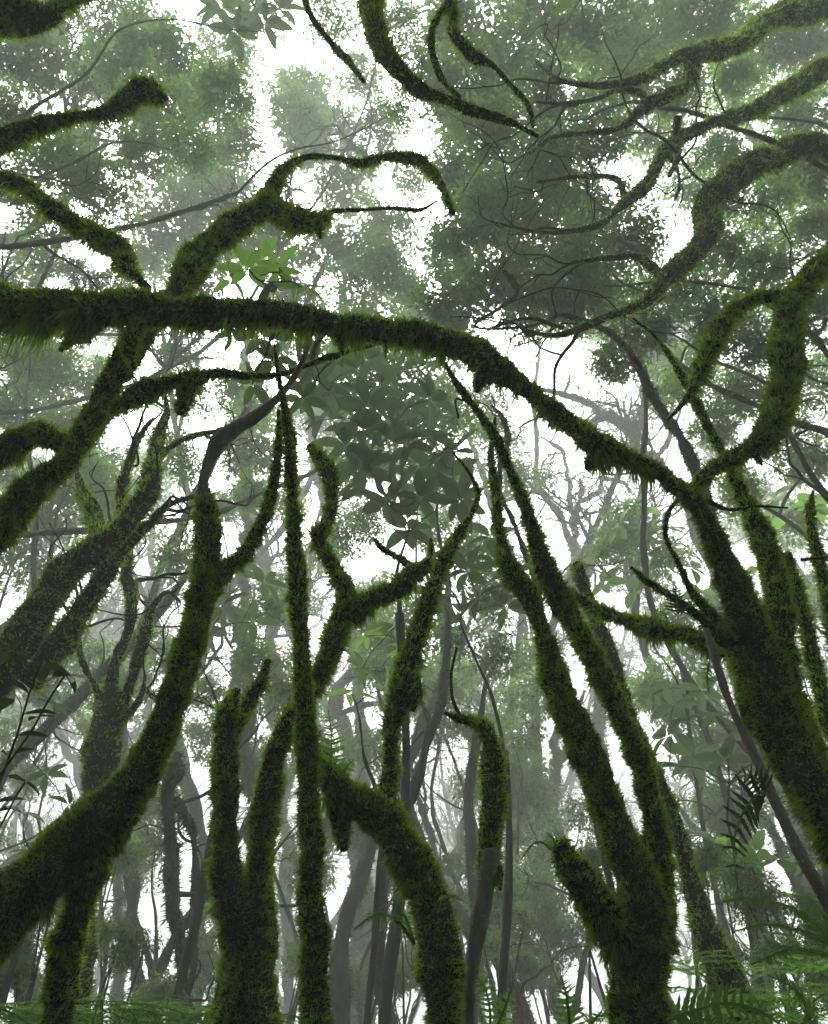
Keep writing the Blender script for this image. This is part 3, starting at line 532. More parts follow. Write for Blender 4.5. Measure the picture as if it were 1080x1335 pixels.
mist('m15', 'slender misty sapling rising beside the mossy sleeve tree', [
    ('trunk', [(590, 1180, 14, 8), (608, 1060, 14, 8), (614, 1000, 11, 8), (612, 930, 8, 8), (625, 870, 6, 8), (650, 820, 4, 8)], .1)])
mist('m16', 'misty curved tree high behind the centre with an elbow above the mossy sleeve', [
    ('trunk', [(655, 1180, 22, 9), (668, 1050, 20, 9), (650, 960, 18, 9), (612, 890, 15, 9), (600, 850, 12, 9), (618, 825, 10, 9), (650, 810, 6, 9)], .3),
    ('branch', [(668, 1020, 14, 9), (690, 960, 14, 9), (700, 910, 9, 9), (730, 880, 6, 9)], .3)])
mist('m17', 'mossy crook-shaped stem hanging beside the twin-stem tree at upper centre', [
    ('trunk', [(800, 1180, 20, 4.4), (752, 975, 18, 4.4), (716, 850, 16, 4.4), (694, 760, 14, 4.4), (672, 690, 12, 4.4), (652, 645, 12, 4.4), (652, 605, 13, 4.2), (662, 575, 14, 4.2), (655, 545, 11, 4.2), (640, 530, 5, 4.2)], .8)], dens=.12, far=1.1)
mist('m18', 'slight tree with a hooked moss-tufted tip above the limb right of centre', [
    ('trunk', [(960, 760, 40, 4.2), (900, 600, 30, 4.0), (830, 470, 20, 3.6), (740, 410, 11, 3.1), (690, 425, 8, 2.9), (620, 425, 9, 2.8), (650, 402, 9, 2.8), (672, 385, 10, 2.8), (668, 368, 22, 2.8), (656, 352, 10, 2.8)], .6)], dens=.14, far=1.1)
mist('m19', 'drooping grey twiggy branch of a tree in the upper left mist', [
    ('trunk', [(-200, 560, 60, 3.6), (-120, 380, 50, 3.6), (-40, 320, 34, 3.4), (20, 305, 26, 3.4), (55, 290, 22, 3.4), (90, 250, 14, 3.4), (120, 215, 12, 3.4), (155, 208, 15, 3.4), (190, 215, 12, 3.4), (215, 205, 5, 3.4)], 1.0),
    ('branch', [(20, 305, 18, 3.4), (40, 320, 16, 3.4), (62, 318, 8, 3.4)], 1.0),
    ('branch', [(120, 215, 12, 3.4), (110, 190, 12, 3.4), (130, 150, 12, 3.2), (170, 110, 14, 3.1), (185, 70, 20, 3.1), (192, 40, 12, 3.1)], .8)], dens=.13)
mist('m20', 'faint branching tree behind the leaves at upper centre', [
    ('trunk', [(470, 900, 30, 8), (430, 700, 26, 8), (410, 560, 24, 8), (425, 500, 26, 8), (440, 440, 18, 8), (450, 380, 12, 8), (445, 320, 8, 8), (430, 270, 5, 8)], .3),
    ('branch', [(410, 560, 12, 6), (395, 520, 9, 6), (400, 460, 8, 6), (420, 410, 5, 6)], .2),
    ('branch', [(440, 440, 10, 6), (448, 380, 9, 5.5), (452, 350, 4, 5.5)], .2)])
mist('m21', 'soft grey trunk near the top of the centre behind the crooked fork', [
    ('trunk', [(320, 760, 26, 6), (322, 620, 24, 6), (318, 520, 24, 6), (330, 430, 20, 6), (355, 370, 14, 6), (370, 310, 9, 6)], .3),
    ('branch', [(600, 480, 9, 6), (560, 420, 8, 6), (540, 380, 6, 6), (515, 335, 4, 6)], 0)])
mist('m22', 'green-hazed branches criss-crossing deep in the upper right canopy', [
    ('trunk', [(1330, 900, 60, 4.6), (1250, 500, 56, 4.6), (1130, 330, 46, 4.6), (1060, 260, 32, 4.6), (1000, 210, 24, 4.6), (950, 120, 18, 4.5), (910, 50, 14, 4.4), (890, -30, 10, 4.3)], .3),
    ('branch', [(1060, 260, 22, 4.6), (1050, 180, 24, 4.6), (1070, 110, 24, 4.5), (1110, 40, 20, 4.4)], .3),
    ('branch', [(1130, 330, 24, 4.6), (1050, 300, 18, 4.6), (1000, 320, 14, 4.6), (960, 350, 9, 4.6), (930, 380, 6, 4.6)], .3),
    ('branch', [(1040, 235, 16, 4.6), (1030, 300, 15, 4.6), (990, 380, 12, 4.6), (960, 420, 6, 4.6)], .2),
    ('branch', [(940, 110, 12, 4.5), (880, 110, 9, 4.5), (830, 90, 8, 4.5), (780, 40, 6, 4.4), (760, -10, 5, 4.4)], .2),
    ('branch', [(920, 70, 12, 4.4), (860, 60, 10, 4.4), (800, 20, 8, 4.4), (770, -20, 6, 4.3)], .2),
    ('branch', [(1000, 210, 10, 4.6), (960, 250, 7, 4.6), (940, 300, 5, 4.6)], .2)], far=1.5)

# ------------------------------------------------------------------ shared foliage meshes
def leaf_quads(P, D, Nn, ln, wd):
    """rhombic leaves: base P, direction D, normal Nn"""
    S = np.cross(D, Nn); S /= np.linalg.norm(S, axis=1)[:, None] + 1e-9
    m = P + D * (ln * .45)[:, None] - Nn * (ln * .05)[:, None]
    V = np.stack([P, m - S * (wd * .5)[:, None], P + D * ln[:, None] - np.array([0, 0, 1.]) * (ln * .12)[:, None], m + S * (wd * .5)[:, None]], 1)
    return V.reshape(-1, 3)
def unit(a): return a / (np.linalg.norm(a, axis=-1, keepdims=True) + 1e-9)
def clump_mesh(name, seed, nsub, nleaf, ll, mat, flat=.75, sig=.11):
    rs = np.random.RandomState(seed)
    c = unit(rs.normal(size=(nsub, 3))) * (rs.uniform(.12, 1, nsub) ** .5)[:, None]
    # an uneven outline: lobes of different reach
    lob = unit(rs.normal(size=(7, 3))); reach = rs.uniform(.55, 1.1, 7)
    k = np.argmax(unit(c) @ lob.T, axis=1); c *= reach[k][:, None]
    c[:, 2] *= flat
    Vt, Ft = [], []
    # twigs: from a few forks out to each spray of leaves
    forks = c[rs.choice(nsub, max(4, nsub // 12), replace=False)] * .45
    for q in c:
        f = forks[np.argmin(np.linalg.norm(forks - q, axis=1))]
        for a, b, r in ((f, q, .006), ):
            mid = (a + b) / 2 + rs.normal(0, .05, 3)
            for s, e, rr, re in ((a, mid, r * 1.5, r), (mid, b, r, r * .4)):
                d = unit(e - s); u = unit(np.cross(d, [.3, .1, 1])); v = np.cross(d, u)
                n0 = len(Vt)
                for pnt, q_ in ((s, rr), (e, re)):
                    for t in (0, 2.09, 4.19): Vt.append(pnt + (u * math.cos(t) + v * math.sin(t)) * q_)
                for j in range(3):
                    j2 = (j + 1) % 3
                    Ft += [(n0 + j, n0 + j2, n0 + 3 + j2), (n0 + j, n0 + 3 + j2, n0 + 3 + j)]
    for f in forks:
        d = unit(f); u = unit(np.cross(d, [.3, .1, 1])); v = np.cross(d, u); n0 = len(Vt)
        for pnt, q_ in ((f * 0, .022), (f, .011)):
            for t in (0, 2.09, 4.19): Vt.append(pnt + (u * math.cos(t) + v * math.sin(t)) * q_)
        for j in range(3):
            j2 = (j + 1) % 3
            Ft += [(n0 + j, n0 + j2, n0 + 3 + j2), (n0 + j, n0 + 3 + j2, n0 + 3 + j)]
    i = rs.randint(0, nsub, nleaf)
    o = rs.normal(0, sig, (nleaf, 3)); o[:, 2] *= .6
    P = c[i] + o
    D = unit(o + rs.normal(0, .12, (nleaf, 3)) + np.array([0, 0, -.05]))
    Nn = unit(rs.normal(0, .45, (nleaf, 3)) + np.array([0, 0, 1.])); Nn = unit(Nn - D * np.sum(Nn * D, 1)[:, None])
    ln = ll * rs.uniform(.6, 1.25, nleaf)
    V = leaf_quads(P, D, Nn, ln, ln * rs.uniform(.34, .5, nleaf))
    q = np.arange(nleaf)[:, None] * 4
    F = np.vstack([q + [0, 1, 2], q + [0, 2, 3]])
    nV = len(Vt)
    V = np.vstack([np.array(Vt), V]); F = np.vstack([np.array(Ft), F + nV])
    mi = np.zeros(len(F), int); mi[:len(Ft)] = 1
    return tri_mesh(name, V, F, [mat, M_FAR], False, mi)
CL = {
    'd': [clump_mesh('dense_crown', 11 + k, 120, 1750, .155, M_LEAF_D, .75, .085) for k in range(3)],
    'm': [clump_mesh('mid_crown', 31 + k, 95, 1900, .15, M_LEAF_M, .75, .085) for k in range(3)],
    's': [clump_mesh('sparse_crown', 51 + k, 80, 1100, .15, M_LEAF_M, .8, .10) for k in range(3)],
    'b': [clump_mesh('bold_crown', 71 + k, 46, 1000, .20, M_LEAF_M, .8, .14) for k in range(3)],
    'f': [clump_mesh('fresh_crown', 91 + k, 60, 1700, .14, M_LEAF_L, .7, .13) for k in range(3)],
}
RNG = random.Random(3)
def crown_at(root, base, c, rad, kind, name='crown', squash=1.0):
    me = RNG.choice(CL[kind])
    o = link(name, me, root)
    o.location = [float(a - b) for a, b in zip(c, base)]
    o.rotation_euler = (RNG.uniform(-.3, .3), RNG.uniform(-.3, .3), RNG.uniform(0, 6.28))
    o.scale = (rad, rad, rad * squash)
    return o
def curvy(a, b, ra, rb, n=6, wob=.06, rs=None):
    a, b = np.asarray(a, float), np.asarray(b, float); L = np.linalg.norm(b - a)
    rows = []
    ph = rs.uniform(0, 6.28, 3)
    for k in range(n + 1):
        t = k / n; p = a + (b - a) * t
        p = p + np.array([math.sin(t * 5 + ph[0]) - math.sin(ph[0]) * (1 - t), math.sin(t * 6 + ph[1]) - math.sin(ph[1]) * (1 - t), 0]) * L * wob * math.sin(min(1, t * 1.4) * math.pi * .8)
        rows.append([*p, ra + (rb - ra) * t])
    return np.array(rows)
def arbor(root, base, C, targets, r0, seed, rs, seg=6, wob=.05):
    """grow a branch to every target from the nearest wood already there"""
    n = len(C); nodes = [(C[i, :3], C[i, 3]) for i in range(int(n * .55), n, max(1, n // 14))] + [(C[-1, :3], C[-1, 3])]
    outp = []
    for k in sorted(range(len(targets)), key=lambda q: np.linalg.norm(targets[q] - C[-1, :3])):
        p = targets[k]
        st, sr = min(nodes, key=lambda q: np.linalg.norm(q[0] - p) + (.5 if q[0][2] > p[2] + .3 else 0) + rs.uniform(0, .15))
        a = min(sr * .85, r0); b = curvy(st, p, a, max(a * .3, .003), 5, wob, rs)
        b[1:-1, 2] += np.linalg.norm(p - st) * .08 * np.sin(np.linspace(0, math.pi, 6))[1:-1]
        W = resample(b, 2.0, .3, seed + k); W[:, 3] = np.maximum(W[:, 3], .003)
        link('branch', tube_mesh('branch', W, M_FAR, seg, .1, seed + k, base), root)
        m = len(W)
        nodes += [(W[i, :3], W[i, 3]) for i in range(m // 3, m, max(1, m // 5))]
        outp.append((k, W))
    return outp
def leafy_tree(name, label, clumps, kind, Y, base_x=None, base_y=None, trunk_r=.09, group=None, seed=0, moss=True):
    """a tree standing on the ground whose crown is made of leafy masses at the given places"""
    rs = np.random.RandomState(seed + 400)
    cs = []
    for x, y, r, *rest in clumps:
        Yc = Y * (rest[0] if rest else 1) * rs.uniform(.93, 1.07)
        p = pt(x, y, Yc); cs.append((p, r * depth_of(p) / FPX))
    mean = np.mean([c[0] for c in cs], axis=0)
    bx = mean[0] * .9 + rs.uniform(-.6, .6) if base_x is None else base_x
    by = mean[1] + rs.uniform(-.4, .8) if base_y is None else base_y
    base = np.array([bx, by, float(gz(bx, by)) - .1])
    root = thing(name, label, 'tree', base, group)
    top = min(cs, key=lambda c: np.linalg.norm(c[0] - mean))[0]
    fork = base + (top - base) * .72
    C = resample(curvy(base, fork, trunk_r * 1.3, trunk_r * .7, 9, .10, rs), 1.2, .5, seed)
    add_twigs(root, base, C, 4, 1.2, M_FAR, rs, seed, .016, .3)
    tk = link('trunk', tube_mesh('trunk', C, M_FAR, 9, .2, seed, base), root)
    if moss:
        mm = moss_mesh('moss', C, M_MOSSF, .08, .5, seed, base, 4.0, .2)
        if mm: link('moss', mm, tk, kind='stuff')
    arbor(root, base, C, [c[0] for c in cs], trunk_r * .6, seed, rs)
    for k, (p, rad) in enumerate(cs):
        crown_at(root, base, p, rad, kind)
    return root

# ------------------------------------------------------------------ bare twiggy heads, shared
def twig_mesh(name, seed, size=1.0, n0=5):
    rs = np.random.RandomState(seed); Vs, Fs = [], []; cnt = [0]
    def tube(P, r0, r1):
        n = len(P); C = np.hstack([P, np.linspace(r0, r1, n)[:, None]])
        T, N, B = frames(C); th = np.array([0, 1.57, 3.14, 4.71])
        D = N[:, None] * np.cos(th)[None, :, None] + B[:, None] * np.sin(th)[None, :, None]
        V = (C[:, None, :3] + D * C[:, 3][:, None, None]).reshape(-1, 3)
        i = np.arange(n - 1)[:, None] * 4; j = np.arange(4)[None]; j2 = (j + 1) % 4
        a, b, c, d = i + j, i + j2, i + 4 + j2, i + 4 + j
        F = np.concatenate([np.stack([a, b, c], -1).reshape(-1, 3), np.stack([a, c, d], -1).reshape(-1, 3)]) + cnt[0]
        Vs.append(V); Fs.append(F); cnt[0] += len(V)
    def grow(p, d, L, r, lv):
        n = 6; P = [p]; q = p.copy()
        for k in range(n):
            d = unit(d + rs.normal(0, .24, 3) + np.array([0, 0, .06]))
            q = q + d * L / n; P.append(q.copy())
        tube(np.array(P), r, r * .45)
        if lv > 0:
            for k in range(rs.randint(3, 6)):
                t = rs.randint(2, n + 1); dd = unit(d + rs.normal(0, .75, 3))
                grow(P[t].copy(), dd, L * rs.uniform(.5, .8), r * .55, lv - 1)
    for k in range(n0):
        d = unit(np.array([rs.normal(0, .6), rs.normal(0, .6), 1.0]))
        grow(np.zeros(3), d, .5 * size, .022 * size, 3)
    return tri_mesh(name, np.vstack(Vs), np.vstack(Fs), M_FAR)
TW = [twig_mesh('twig_head', 200 + k) for k in range(4)]

# ------------------------------------------------------------------ leafy trees of the canopy
LT = [
    ('hazy leafy tree filling the upper left corner above the mossy club-ended branch', 'd', 4.2, [(40, 75, 70), (15, 160, 55), (70, 0, 45), (10, 240, 40)], -4.5),
    ('mist-softened tree with tufty crown just right of the upper left corner', 'm', 4.4, [(165, 95, 55), (215, 60, 60), (215, 140, 55), (290, 115, 55), (160, 25, 50), (250, 190, 40)], -3.0),
    ('hazy tree with leaf sprays between the two upper left mossy branches', 'm', 4.6, [(80, 215, 60), (135, 250, 50), (60, 290, 40), (180, 200, 45)], -4.0),
    ('rounded pale tree crown in mist left of the crooked fork', 'd', 7.5, [(235, 280, 70), (275, 245, 50), (200, 325, 50), (300, 315, 50), (260, 340, 45)], None),
    ('round-headed ghostly tree in the bright gap at upper centre', 'm', 7.0, [(410, 150, 52), (385, 120, 40), (440, 175, 45), (405, 190, 45)], None),
    ('pale mist-veiled tree crown right behind the arching fork', 'm', 7.0, [(455, 245, 55), (500, 300, 50), (425, 320, 55), (480, 340, 45), (540, 230, 35), (465, 380, 45)], None),
    ('small hazy crown low between the left drooping branch and the horizontal limb', 'm', 5.5, [(55, 340, 45), (100, 355, 30), (15, 370, 40), (150, 372, 30)], None),
    ('thin-leaved tree at the very top of the view left of centre', 's', 4.0, [(335, 15, 40), (430, 25, 40), (525, 30, 36), (545, 90, 40), (520, 140, 30)], -1.4),
    ('dense dark tree crown just right of the top centre branch', 'd', 4.3, [(600, 40, 70), (660, 95, 65), (590, 120, 60), (700, 30, 70), (640, 170, 60), (720, 120, 60)], 1.2),
    ('dense tree high at the top right, broken by small sparkles of sky', 'd', 4.4, [(780, 40, 70), (850, 40, 65), (920, 20, 60), (800, 110, 60), (780, 175, 55), (880, 120, 50), (720, 200, 60)], 2.8),
    ('dense leafy tree in the top right corner behind the arching branches', 'd', 4.4, [(1000, 50, 50), (1060, 40, 60), (1040, 150, 55), (1075, 230, 60), (1010, 215, 45), (940, 200, 40), (960, 100, 36)], 4.8),
    ('tall shadowy tree mass left of the grey arching branches', 'd', 5.2, [(610, 230, 60), (600, 310, 65), (660, 280, 65), (640, 370, 65), (590, 400, 55), (720, 330, 60), (700, 260, 60)], 1.0),
    ('leafy tree under the grey arching branches with bright sky spots through it', 'd', 4.9, [(770, 280, 55), (780, 350, 55), (830, 310, 50), (760, 400, 55), (845, 430, 50), (800, 470, 45), (700, 400, 55)], 2.4),
    ('leafy tree behind the shaggy green hooked branch at right', 'd', 4.6, [(940, 330, 50), (1000, 350, 50), (1060, 400, 55), (930, 420, 55), (990, 450, 50), (1060, 300, 45), (950, 270, 30)], 4.2),
    ('leafy tree hanging below the hooked branch at the right edge', 'm', 5.0, [(960, 510, 55), (1060, 500, 55), (900, 480, 45), (1020, 570, 40), (1060, 600, 50), (960, 640, 45), (930, 560, 40), (870, 510, 34)], 8),
    ('hazy small-leaved tree left of centre below the horizontal limb', 'm', 6.5, [(60, 480, 55), (130, 500, 45), (20, 540, 50), (90, 560, 40), (30, 460, 40), (230, 470, 35)], None),
    ('green misty tree mass behind the leaning trunk at the left edge', 'm', 7.0, [(60, 670, 60), (20, 730, 50), (130, 640, 45), (110, 600, 36), (10, 620, 40)], None),
    ('hazy tree with scattered leaves around the bare-topped leaning stem', 's', 6.0, [(240, 600, 45), (310, 500, 45), (250, 520, 40), (350, 450, 40), (230, 720, 50), (330, 640, 40)], None),
    ('large grey leafy mass hanging below the middle of the horizontal limb', 'b', 5.2, [(470, 500, 60), (540, 470, 50), (520, 540, 60), (590, 540, 50), (480, 600, 50), (560, 610, 45)], None),
    ('green tree behind the blackish fork just left of centre', 'f', 7.0, [(470, 680, 40), (500, 830, 45), (440, 700, 36), (540, 800, 36), (490, 880, 36)], None),
    ('grey-leaved tree in mist between the two tall stems of the centre', 'b', 6.4, [(610, 720, 50), (640, 780, 50), (590, 830, 40), (650, 860, 40), (560, 690, 36)], None),
    ('fresh green low tree behind the mossy column left of centre', 'f', 6.0, [(340, 860, 50), (300, 800, 36), (350, 790, 36), (270, 900, 40), (380, 900, 40), (230, 860, 30)], None),
    ('pale green large-leaved tree in the bright gap at the right', 'b', 6.5, [(820, 690, 40), (860, 730, 40), (790, 720, 30), (1040, 680, 45), (880, 800, 36)], None),
    ('small-leaved tree low on the right behind the black stems', 'b', 7.5, [(880, 930, 36), (930, 960, 40), (900, 990, 34), (960, 990, 36), (990, 940, 30)], None),
    ('loose hazy tree behind the black stems between centre and right', 's', 8.0, [(700, 900, 50), (680, 960, 45), (760, 1060, 40), (690, 1150, 45), (640, 1180, 45)], None),
    ('feathery hazy tree filling the gap between the knobbly branch and the crooked fork', 'm', 6.0, [(130, 100, 50), (200, 170, 50), (300, 60, 45), (250, 120, 45), (310, 180, 40)], -4),
    ('mottled tree crown high in the upper right behind the grey branches', 's', 5.6, [(760, 80, 60), (850, 170, 60), (960, 110, 60), (740, 240, 60), (900, 240, 55), (1000, 300, 50), (830, 380, 60), (960, 400, 55), (1050, 100, 50)], 3),
    ('airy dark-leaved tree over the right middle above the hooked branch', 'b', 4.8, [(620, 150, 55), (700, 210, 55), (640, 260, 50), (760, 330, 55), (680, 350, 50), (890, 380, 50), (1000, 260, 45), (820, 60, 55), (950, 40, 45)], 3),
]
for k, (lab, kind, Y, cl, bx) in enumerate(LT):
    top_ = cl[0][1] < 440 and bx is not None
    side_ = -1 if cl[0][0] < 560 else 1
    leafy_tree('leafy_tree', lab, cl, kind, Y * (1.0 if top_ else 1.3), side_ * (5.2 + .5 * (k % 3)) if top_ else bx, 2.0 + .4 * (k % 4) if top_ else None, .028 if top_ else .045 + .012 * (k % 3), None, k)

# unseen trees added above, beside and behind the camera to block light
ro = random.Random(8)
for k, (x, y, n) in enumerate([(-4.5, -2.4, 8), (-1.5, -4, 8), (2, -3, 8), (4.5, -1.6, 8), (-6.5, 1.5, 7), (7, 2, 7), (-3, -8, 5), (3.5, -8, 5), (0, -1.5, 10), (-8, -5, 8), (8, -5, 8), (-9, 4, 8), (9.5, 5, 8), (-6.5, -1, 8), (6.5, -1, 8)]):
    z0 = float(gz(x, y)); base = np.array([x, y, z0 - .1]); rs = np.random.RandomState(700 + k)
    root = thing('leafy_tree', 'dense leafy tree added out of view around the viewpoint to shade the near forest', 'tree', base, 'unseen trees added for shade')
    h = max(7.5, z0 + 5.5) - (2.2 if k > 10 else 0)
    C = resample(curvy(base, np.array([x * .9, y + .4, h]), .16, .09, 7, .05, rs), 1.2, .3, k)
    link('trunk', tube_mesh('trunk', C, M_FAR, 9, .2, k, base), root)
    for j in range(n):
        q = np.array([x + ro.uniform(-2, 2), y + ro.uniform(-1.6, 2.6), h + ro.uniform(-.5, 1.8)])
        rr = ro.uniform(1.3, 1.8)
        if abs(q[0]) < 5: q[1] = min(q[1], (q[2] - 1.1) * .31 - rr)
        crown_at(root, base, q, rr, 'd')
# thin trees of the middle distance with small airy crowns
AIRY = [(40, 500, 7), (140, 620, 8), (330, 590, 8), (420, 720, 9), (560, 900, 9), (700, 860, 9), (640, 560, 9), (1000, 800, 8), (90, 850, 8), (40, 1130, 7), (290, 960, 9), (620, 1020, 10), (930, 1060, 8), (1050, 940, 7), (700, 1180, 9), (500, 850, 10), (540, 420, 9), (200, 1100, 8), (460, 1080, 9), (590, 1180, 9), (680, 1000, 10), (860, 900, 8), (980, 980, 8), (150, 900, 9), (340, 1000, 9), (540, 1260, 9), (20, 960, 8), (740, 1220, 9), (270, 1240, 9)]
for k, (x, y, Y) in enumerate(AIRY):
    r_ = random.Random(k + 60)
    Y *= 1.3
    leafy_tree('airy_tree', say('thin misty tree with airy crown', x, y),
               [(x, y, r_.uniform(40, 58))] + [(x + r_.uniform(-75, 75), y + r_.uniform(-75, 75), r_.uniform(26, 48)) for _ in range(3)], r_.choice('smmf'), Y, None, None, .022 + .02 * r_.random(), 'airy trees of the middle distance', 300 + k, False)
# far trees that melt into the mist
rf = random.Random(21)
FARLAB = 'faint far tree melting into the white mist between the nearer trunks'
def far_tree(x, y, Y, rpx, kind, seed, twigs=True, side=False):
    rs = np.random.RandomState(seed + 900)
    Y = min(Y, 16.5 / math.tan(PITCH + math.atan((CY - y) / FPX)))
    p = pt(x, y, Y); rad = rpx * depth_of(p) / FPX
    bx, by = p[0] + rs.uniform(-1.5, 1.5), p[1] + rs.uniform(-1, 1)
    base = np.array([bx, by, float(gz(bx, by)) - .1])
    root = thing('far_tree', say('faint far tree melting into mist', x, y), 'tree', base, 'far trees melting into the mist')
    tr = .06 + .05 * rs.uniform()
    if side: tr = .035
    if side: base[:2] = ((-6.5 if x < 560 else 6.5) - rs.uniform(0, 1), 3 + rs.uniform(0, 2)); base[2] = float(gz(base[0], base[1])) - .1; root.location = base
    C = resample(curvy(base, p, tr * 1.4, tr * .5, 10, .11, rs), 1.4, .5, seed)
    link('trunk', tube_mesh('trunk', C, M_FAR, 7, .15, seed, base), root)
    if twigs:
        for t in (1.0, .8, .62, .46, .32):
            q = C[int((len(C) - 1) * t), :3]
            o = link('branch', TW[rs.randint(4)], root)
            o.location = [float(v) for v in q - base]; o.rotation_euler = (rs.uniform(-.7, .7), rs.uniform(-.7, .7), rs.uniform(0, 6.28))
            s = rad * rs.uniform(1.3, 2.2); o.scale = (s, s, s)
    n = 1 if y > 470 else 3
    for j in range(n):
        q = p + rs.normal(0, rad * .8, 3)
        crown_at(root, base, q, rad * rs.uniform(.6, 1.0), kind)
for k in range(46):
    x = 20 + (k % 12) * 95 + rf.uniform(-35, 35); y = 480 + (k // 12) * 190 + rf.uniform(-70, 70)
    Y = rf.uniform(17, 32) + (k // 12) * 2
    if k % 4 == 3: continue
    if 760 < x < 880 and 500 < y < 690: continue
    far_tree(x, y, Y, rf.uniform(38, 60), rf.choice('ssmf' if y < 700 else 'bfsb'), k)
for k, (x, y) in enumerate([(30, 30), (150, 170), (300, 200), (560, 330), (320, 380), (740, 40), (960, 300), (620, 420), (1040, 420), (520, 440), (880, 60), (720, 480), (440, 100)]):
    if x > 560: continue
    far_tree(x, y, 8 + (k % 3) * .7, 60, 'm' if x < 560 else 'd', 100 + k, k % 2 == 0, True)

# ------------------------------------------------------------------ broad leaves, leaf by leaf
def broad_leaf_mesh(name, mat, ratio=.36, fold=.12, droop=.18, tip=.0):
    n = 7; V = []; F = []
    for i in range(n):
        t = i / (n - 1); wv = ratio * .5 * (math.sin(math.pi * t ** .85) ** .75 if 0 < t < 1 else 0)
        z = -droop * t * t
        if i == 0 or i == n - 1: V.append((0, t, z))
        else: V += [(-wv, t, z + fold * wv), (0, t, z - .0), (wv, t, z + fold * wv)]
    F.append((0, 3, 2)); F.append((0, 2, 1))
    for i in range(n - 3):
        a = 1 + 3 * i
        F += [(a, a + 1, a + 4), (a, a + 4, a + 3), (a + 1, a + 2, a + 5), (a + 1, a + 5, a + 4)]
    a = 1 + 3 * (n - 3); L = len(V) - 1
    F += [(a, a + 1, L), (a + 1, a + 2, L)]
    return tri_mesh(name, V, F, mat, True)
BL = {'grey': [broad_leaf_mesh('broad_leaf', M_BROAD, r, .5, d) for r, d in ((.38, .15), (.34, .3), (.42, .05))],
      'fresh': [broad_leaf_mesh('fresh_leaf', M_BROADL, r, .5, d) for r, d in ((.36, .2), (.30, .35), (.40, .1))],
      'dark': [broad_leaf_mesh('sapling_leaf', M_SAP, r, .5, d) for r, d in ((.46, .15), (.40, .25))],
      'round': [broad_leaf_mesh('round_leaf', M_BROADL, r, .3, d) for r, d in ((.7, .1), (.62, .25))]}
def put_leaf(root, base, p, d, nrm, size, kind, rs, name='leaf'):
    o = link(name, BL[kind][rs.randint(len(BL[kind]))], root)
    d = unit(np.asarray(d, float)); nrm = np.asarray(nrm, float); x = unit(np.cross(d, nrm)); z = np.cross(x, d)
    o.matrix_local = Matrix([[*(x * size)[[0]], d[0] * size, z[0] * size, p[0] - base[0]],
                             [x[1] * size, d[1] * size, z[1] * size, p[1] - base[1]],
                             [x[2] * size, d[2] * size, z[2] * size, p[2] - base[2]], [0, 0, 0, 1]])
    return o
def whorl(root, base, c, axis, size, kind, rs, n=7):
    axis = unit(np.asarray(axis, float)); u = unit(np.cross(axis, [.31, .2, .9])); v = np.cross(axis, u); ph = rs.uniform(0, 6.28)
    for k in range(n):
        a = ph + 6.283 * k / n + rs.normal(0, .18)
        rad = u * math.cos(a) + v * math.sin(a)
        d = unit(rad + axis * rs.uniform(-.25, .35))
        put_leaf(root, base, c + d * size * .06, d, axis + rs.normal(0, .15, 3), size * rs.uniform(.75, 1.15), kind, rs)
def whorl_tree(name, label, pts_, leafpx, kind, Y, seed, base_xy=None, n=7, group=None, tr=.03, on=None):
    """tree or sapling whose whorls of big leaves are single leaves"""
    rs = np.random.RandomState(seed + 50)
    P = [pt(x, y, Y * rs.uniform(.93, 1.07)) for x, y in pts_]
    mean = np.mean(P, axis=0)
    bx, by = base_xy if base_xy else (mean[0] + .2, mean[1] + .3)
    base = np.array([bx, by, float(gz(bx, by)) - .05])
    if on is not None:
        base = pt(on[0], on[1], on[2] * NEAR); P = [pt(x, y, Y * .8 * rs.uniform(.93, 1.07)) for x, y in pts_]; mean = np.mean(P, axis=0)
    root = thing(name, label, 'tree' if on is None else 'plant', base, group)
    fork = base + (mean - base) * .7 
    C = resample(curvy(base, fork, tr * 1.2, tr * .7, 6, .04, rs), 2, .3, seed)
    link('trunk', tube_mesh('trunk', C, M_FAR, 7, .1, seed, base), root)
    for k, c2 in arbor(root, base, C, P, tr * .5, seed, rs, 5):
        p = P[k]
        ax = unit(c2[-1, :3] - c2[-4, :3] + np.array([0, 0, .5]) + rs.normal(0, .35, 3))
        whorl(root, base, p, ax, leafpx * depth_of(p) / FPX, kind, rs, n)
whorl_tree('broadleaf_tree', 'tree with whorls of long drooping grey leaves under the middle of the horizontal limb',
           [(440, 500), (478, 470), (472, 560), (425, 545), (515, 548), (500, 610), (445, 650), (505, 650), (548, 650), (530, 690), (590, 590), (560, 520), (495, 500), (600, 650), (470, 610), (410, 500), (560, 570), (450, 580), (530, 580), (480, 530), (580, 620), (520, 640)], 44, 'grey', 4.7, 1, tr=.04)
whorl_tree('epiphyte_shrub', 'bright green big-leaved sprig rooted just above the horizontal limb below the crooked fork',
           [(322, 352), (345, 338), (378, 368), (395, 375), (362, 350), (300, 365)], 36, 'fresh', 2.7, 2, tr=.012, n=6, on=(340, 400, 2.3))
whorl_tree('epiphyte_shrub', 'green long-leaved shoot hanging just below the horizontal limb left of centre',
           [(370, 420), (340, 440), (355, 470), (300, 430), (395, 430), (330, 500)], 34, 'grey', 2.9, 3, tr=.012, n=5, on=(380, 415, 2.3))
whorl_tree('broadleaf_tree', 'pale tree with large hanging leaves at the top edge left of centre',
           [(290, 10), (320, 20), (345, 30), (305, 40), (365, 12)], 36, 'grey', 3.6, 4, (-5.5, 2.4), n=7)
whorl_tree('broadleaf_tree', 'pale leaved tree right of centre in the bright mist behind the stub branch',
           [(808, 685), (835, 665), (850, 705), (872, 690), (790, 760), (900, 740), (915, 775), (830, 770)], 26, 'round', 8, 5, n=6)
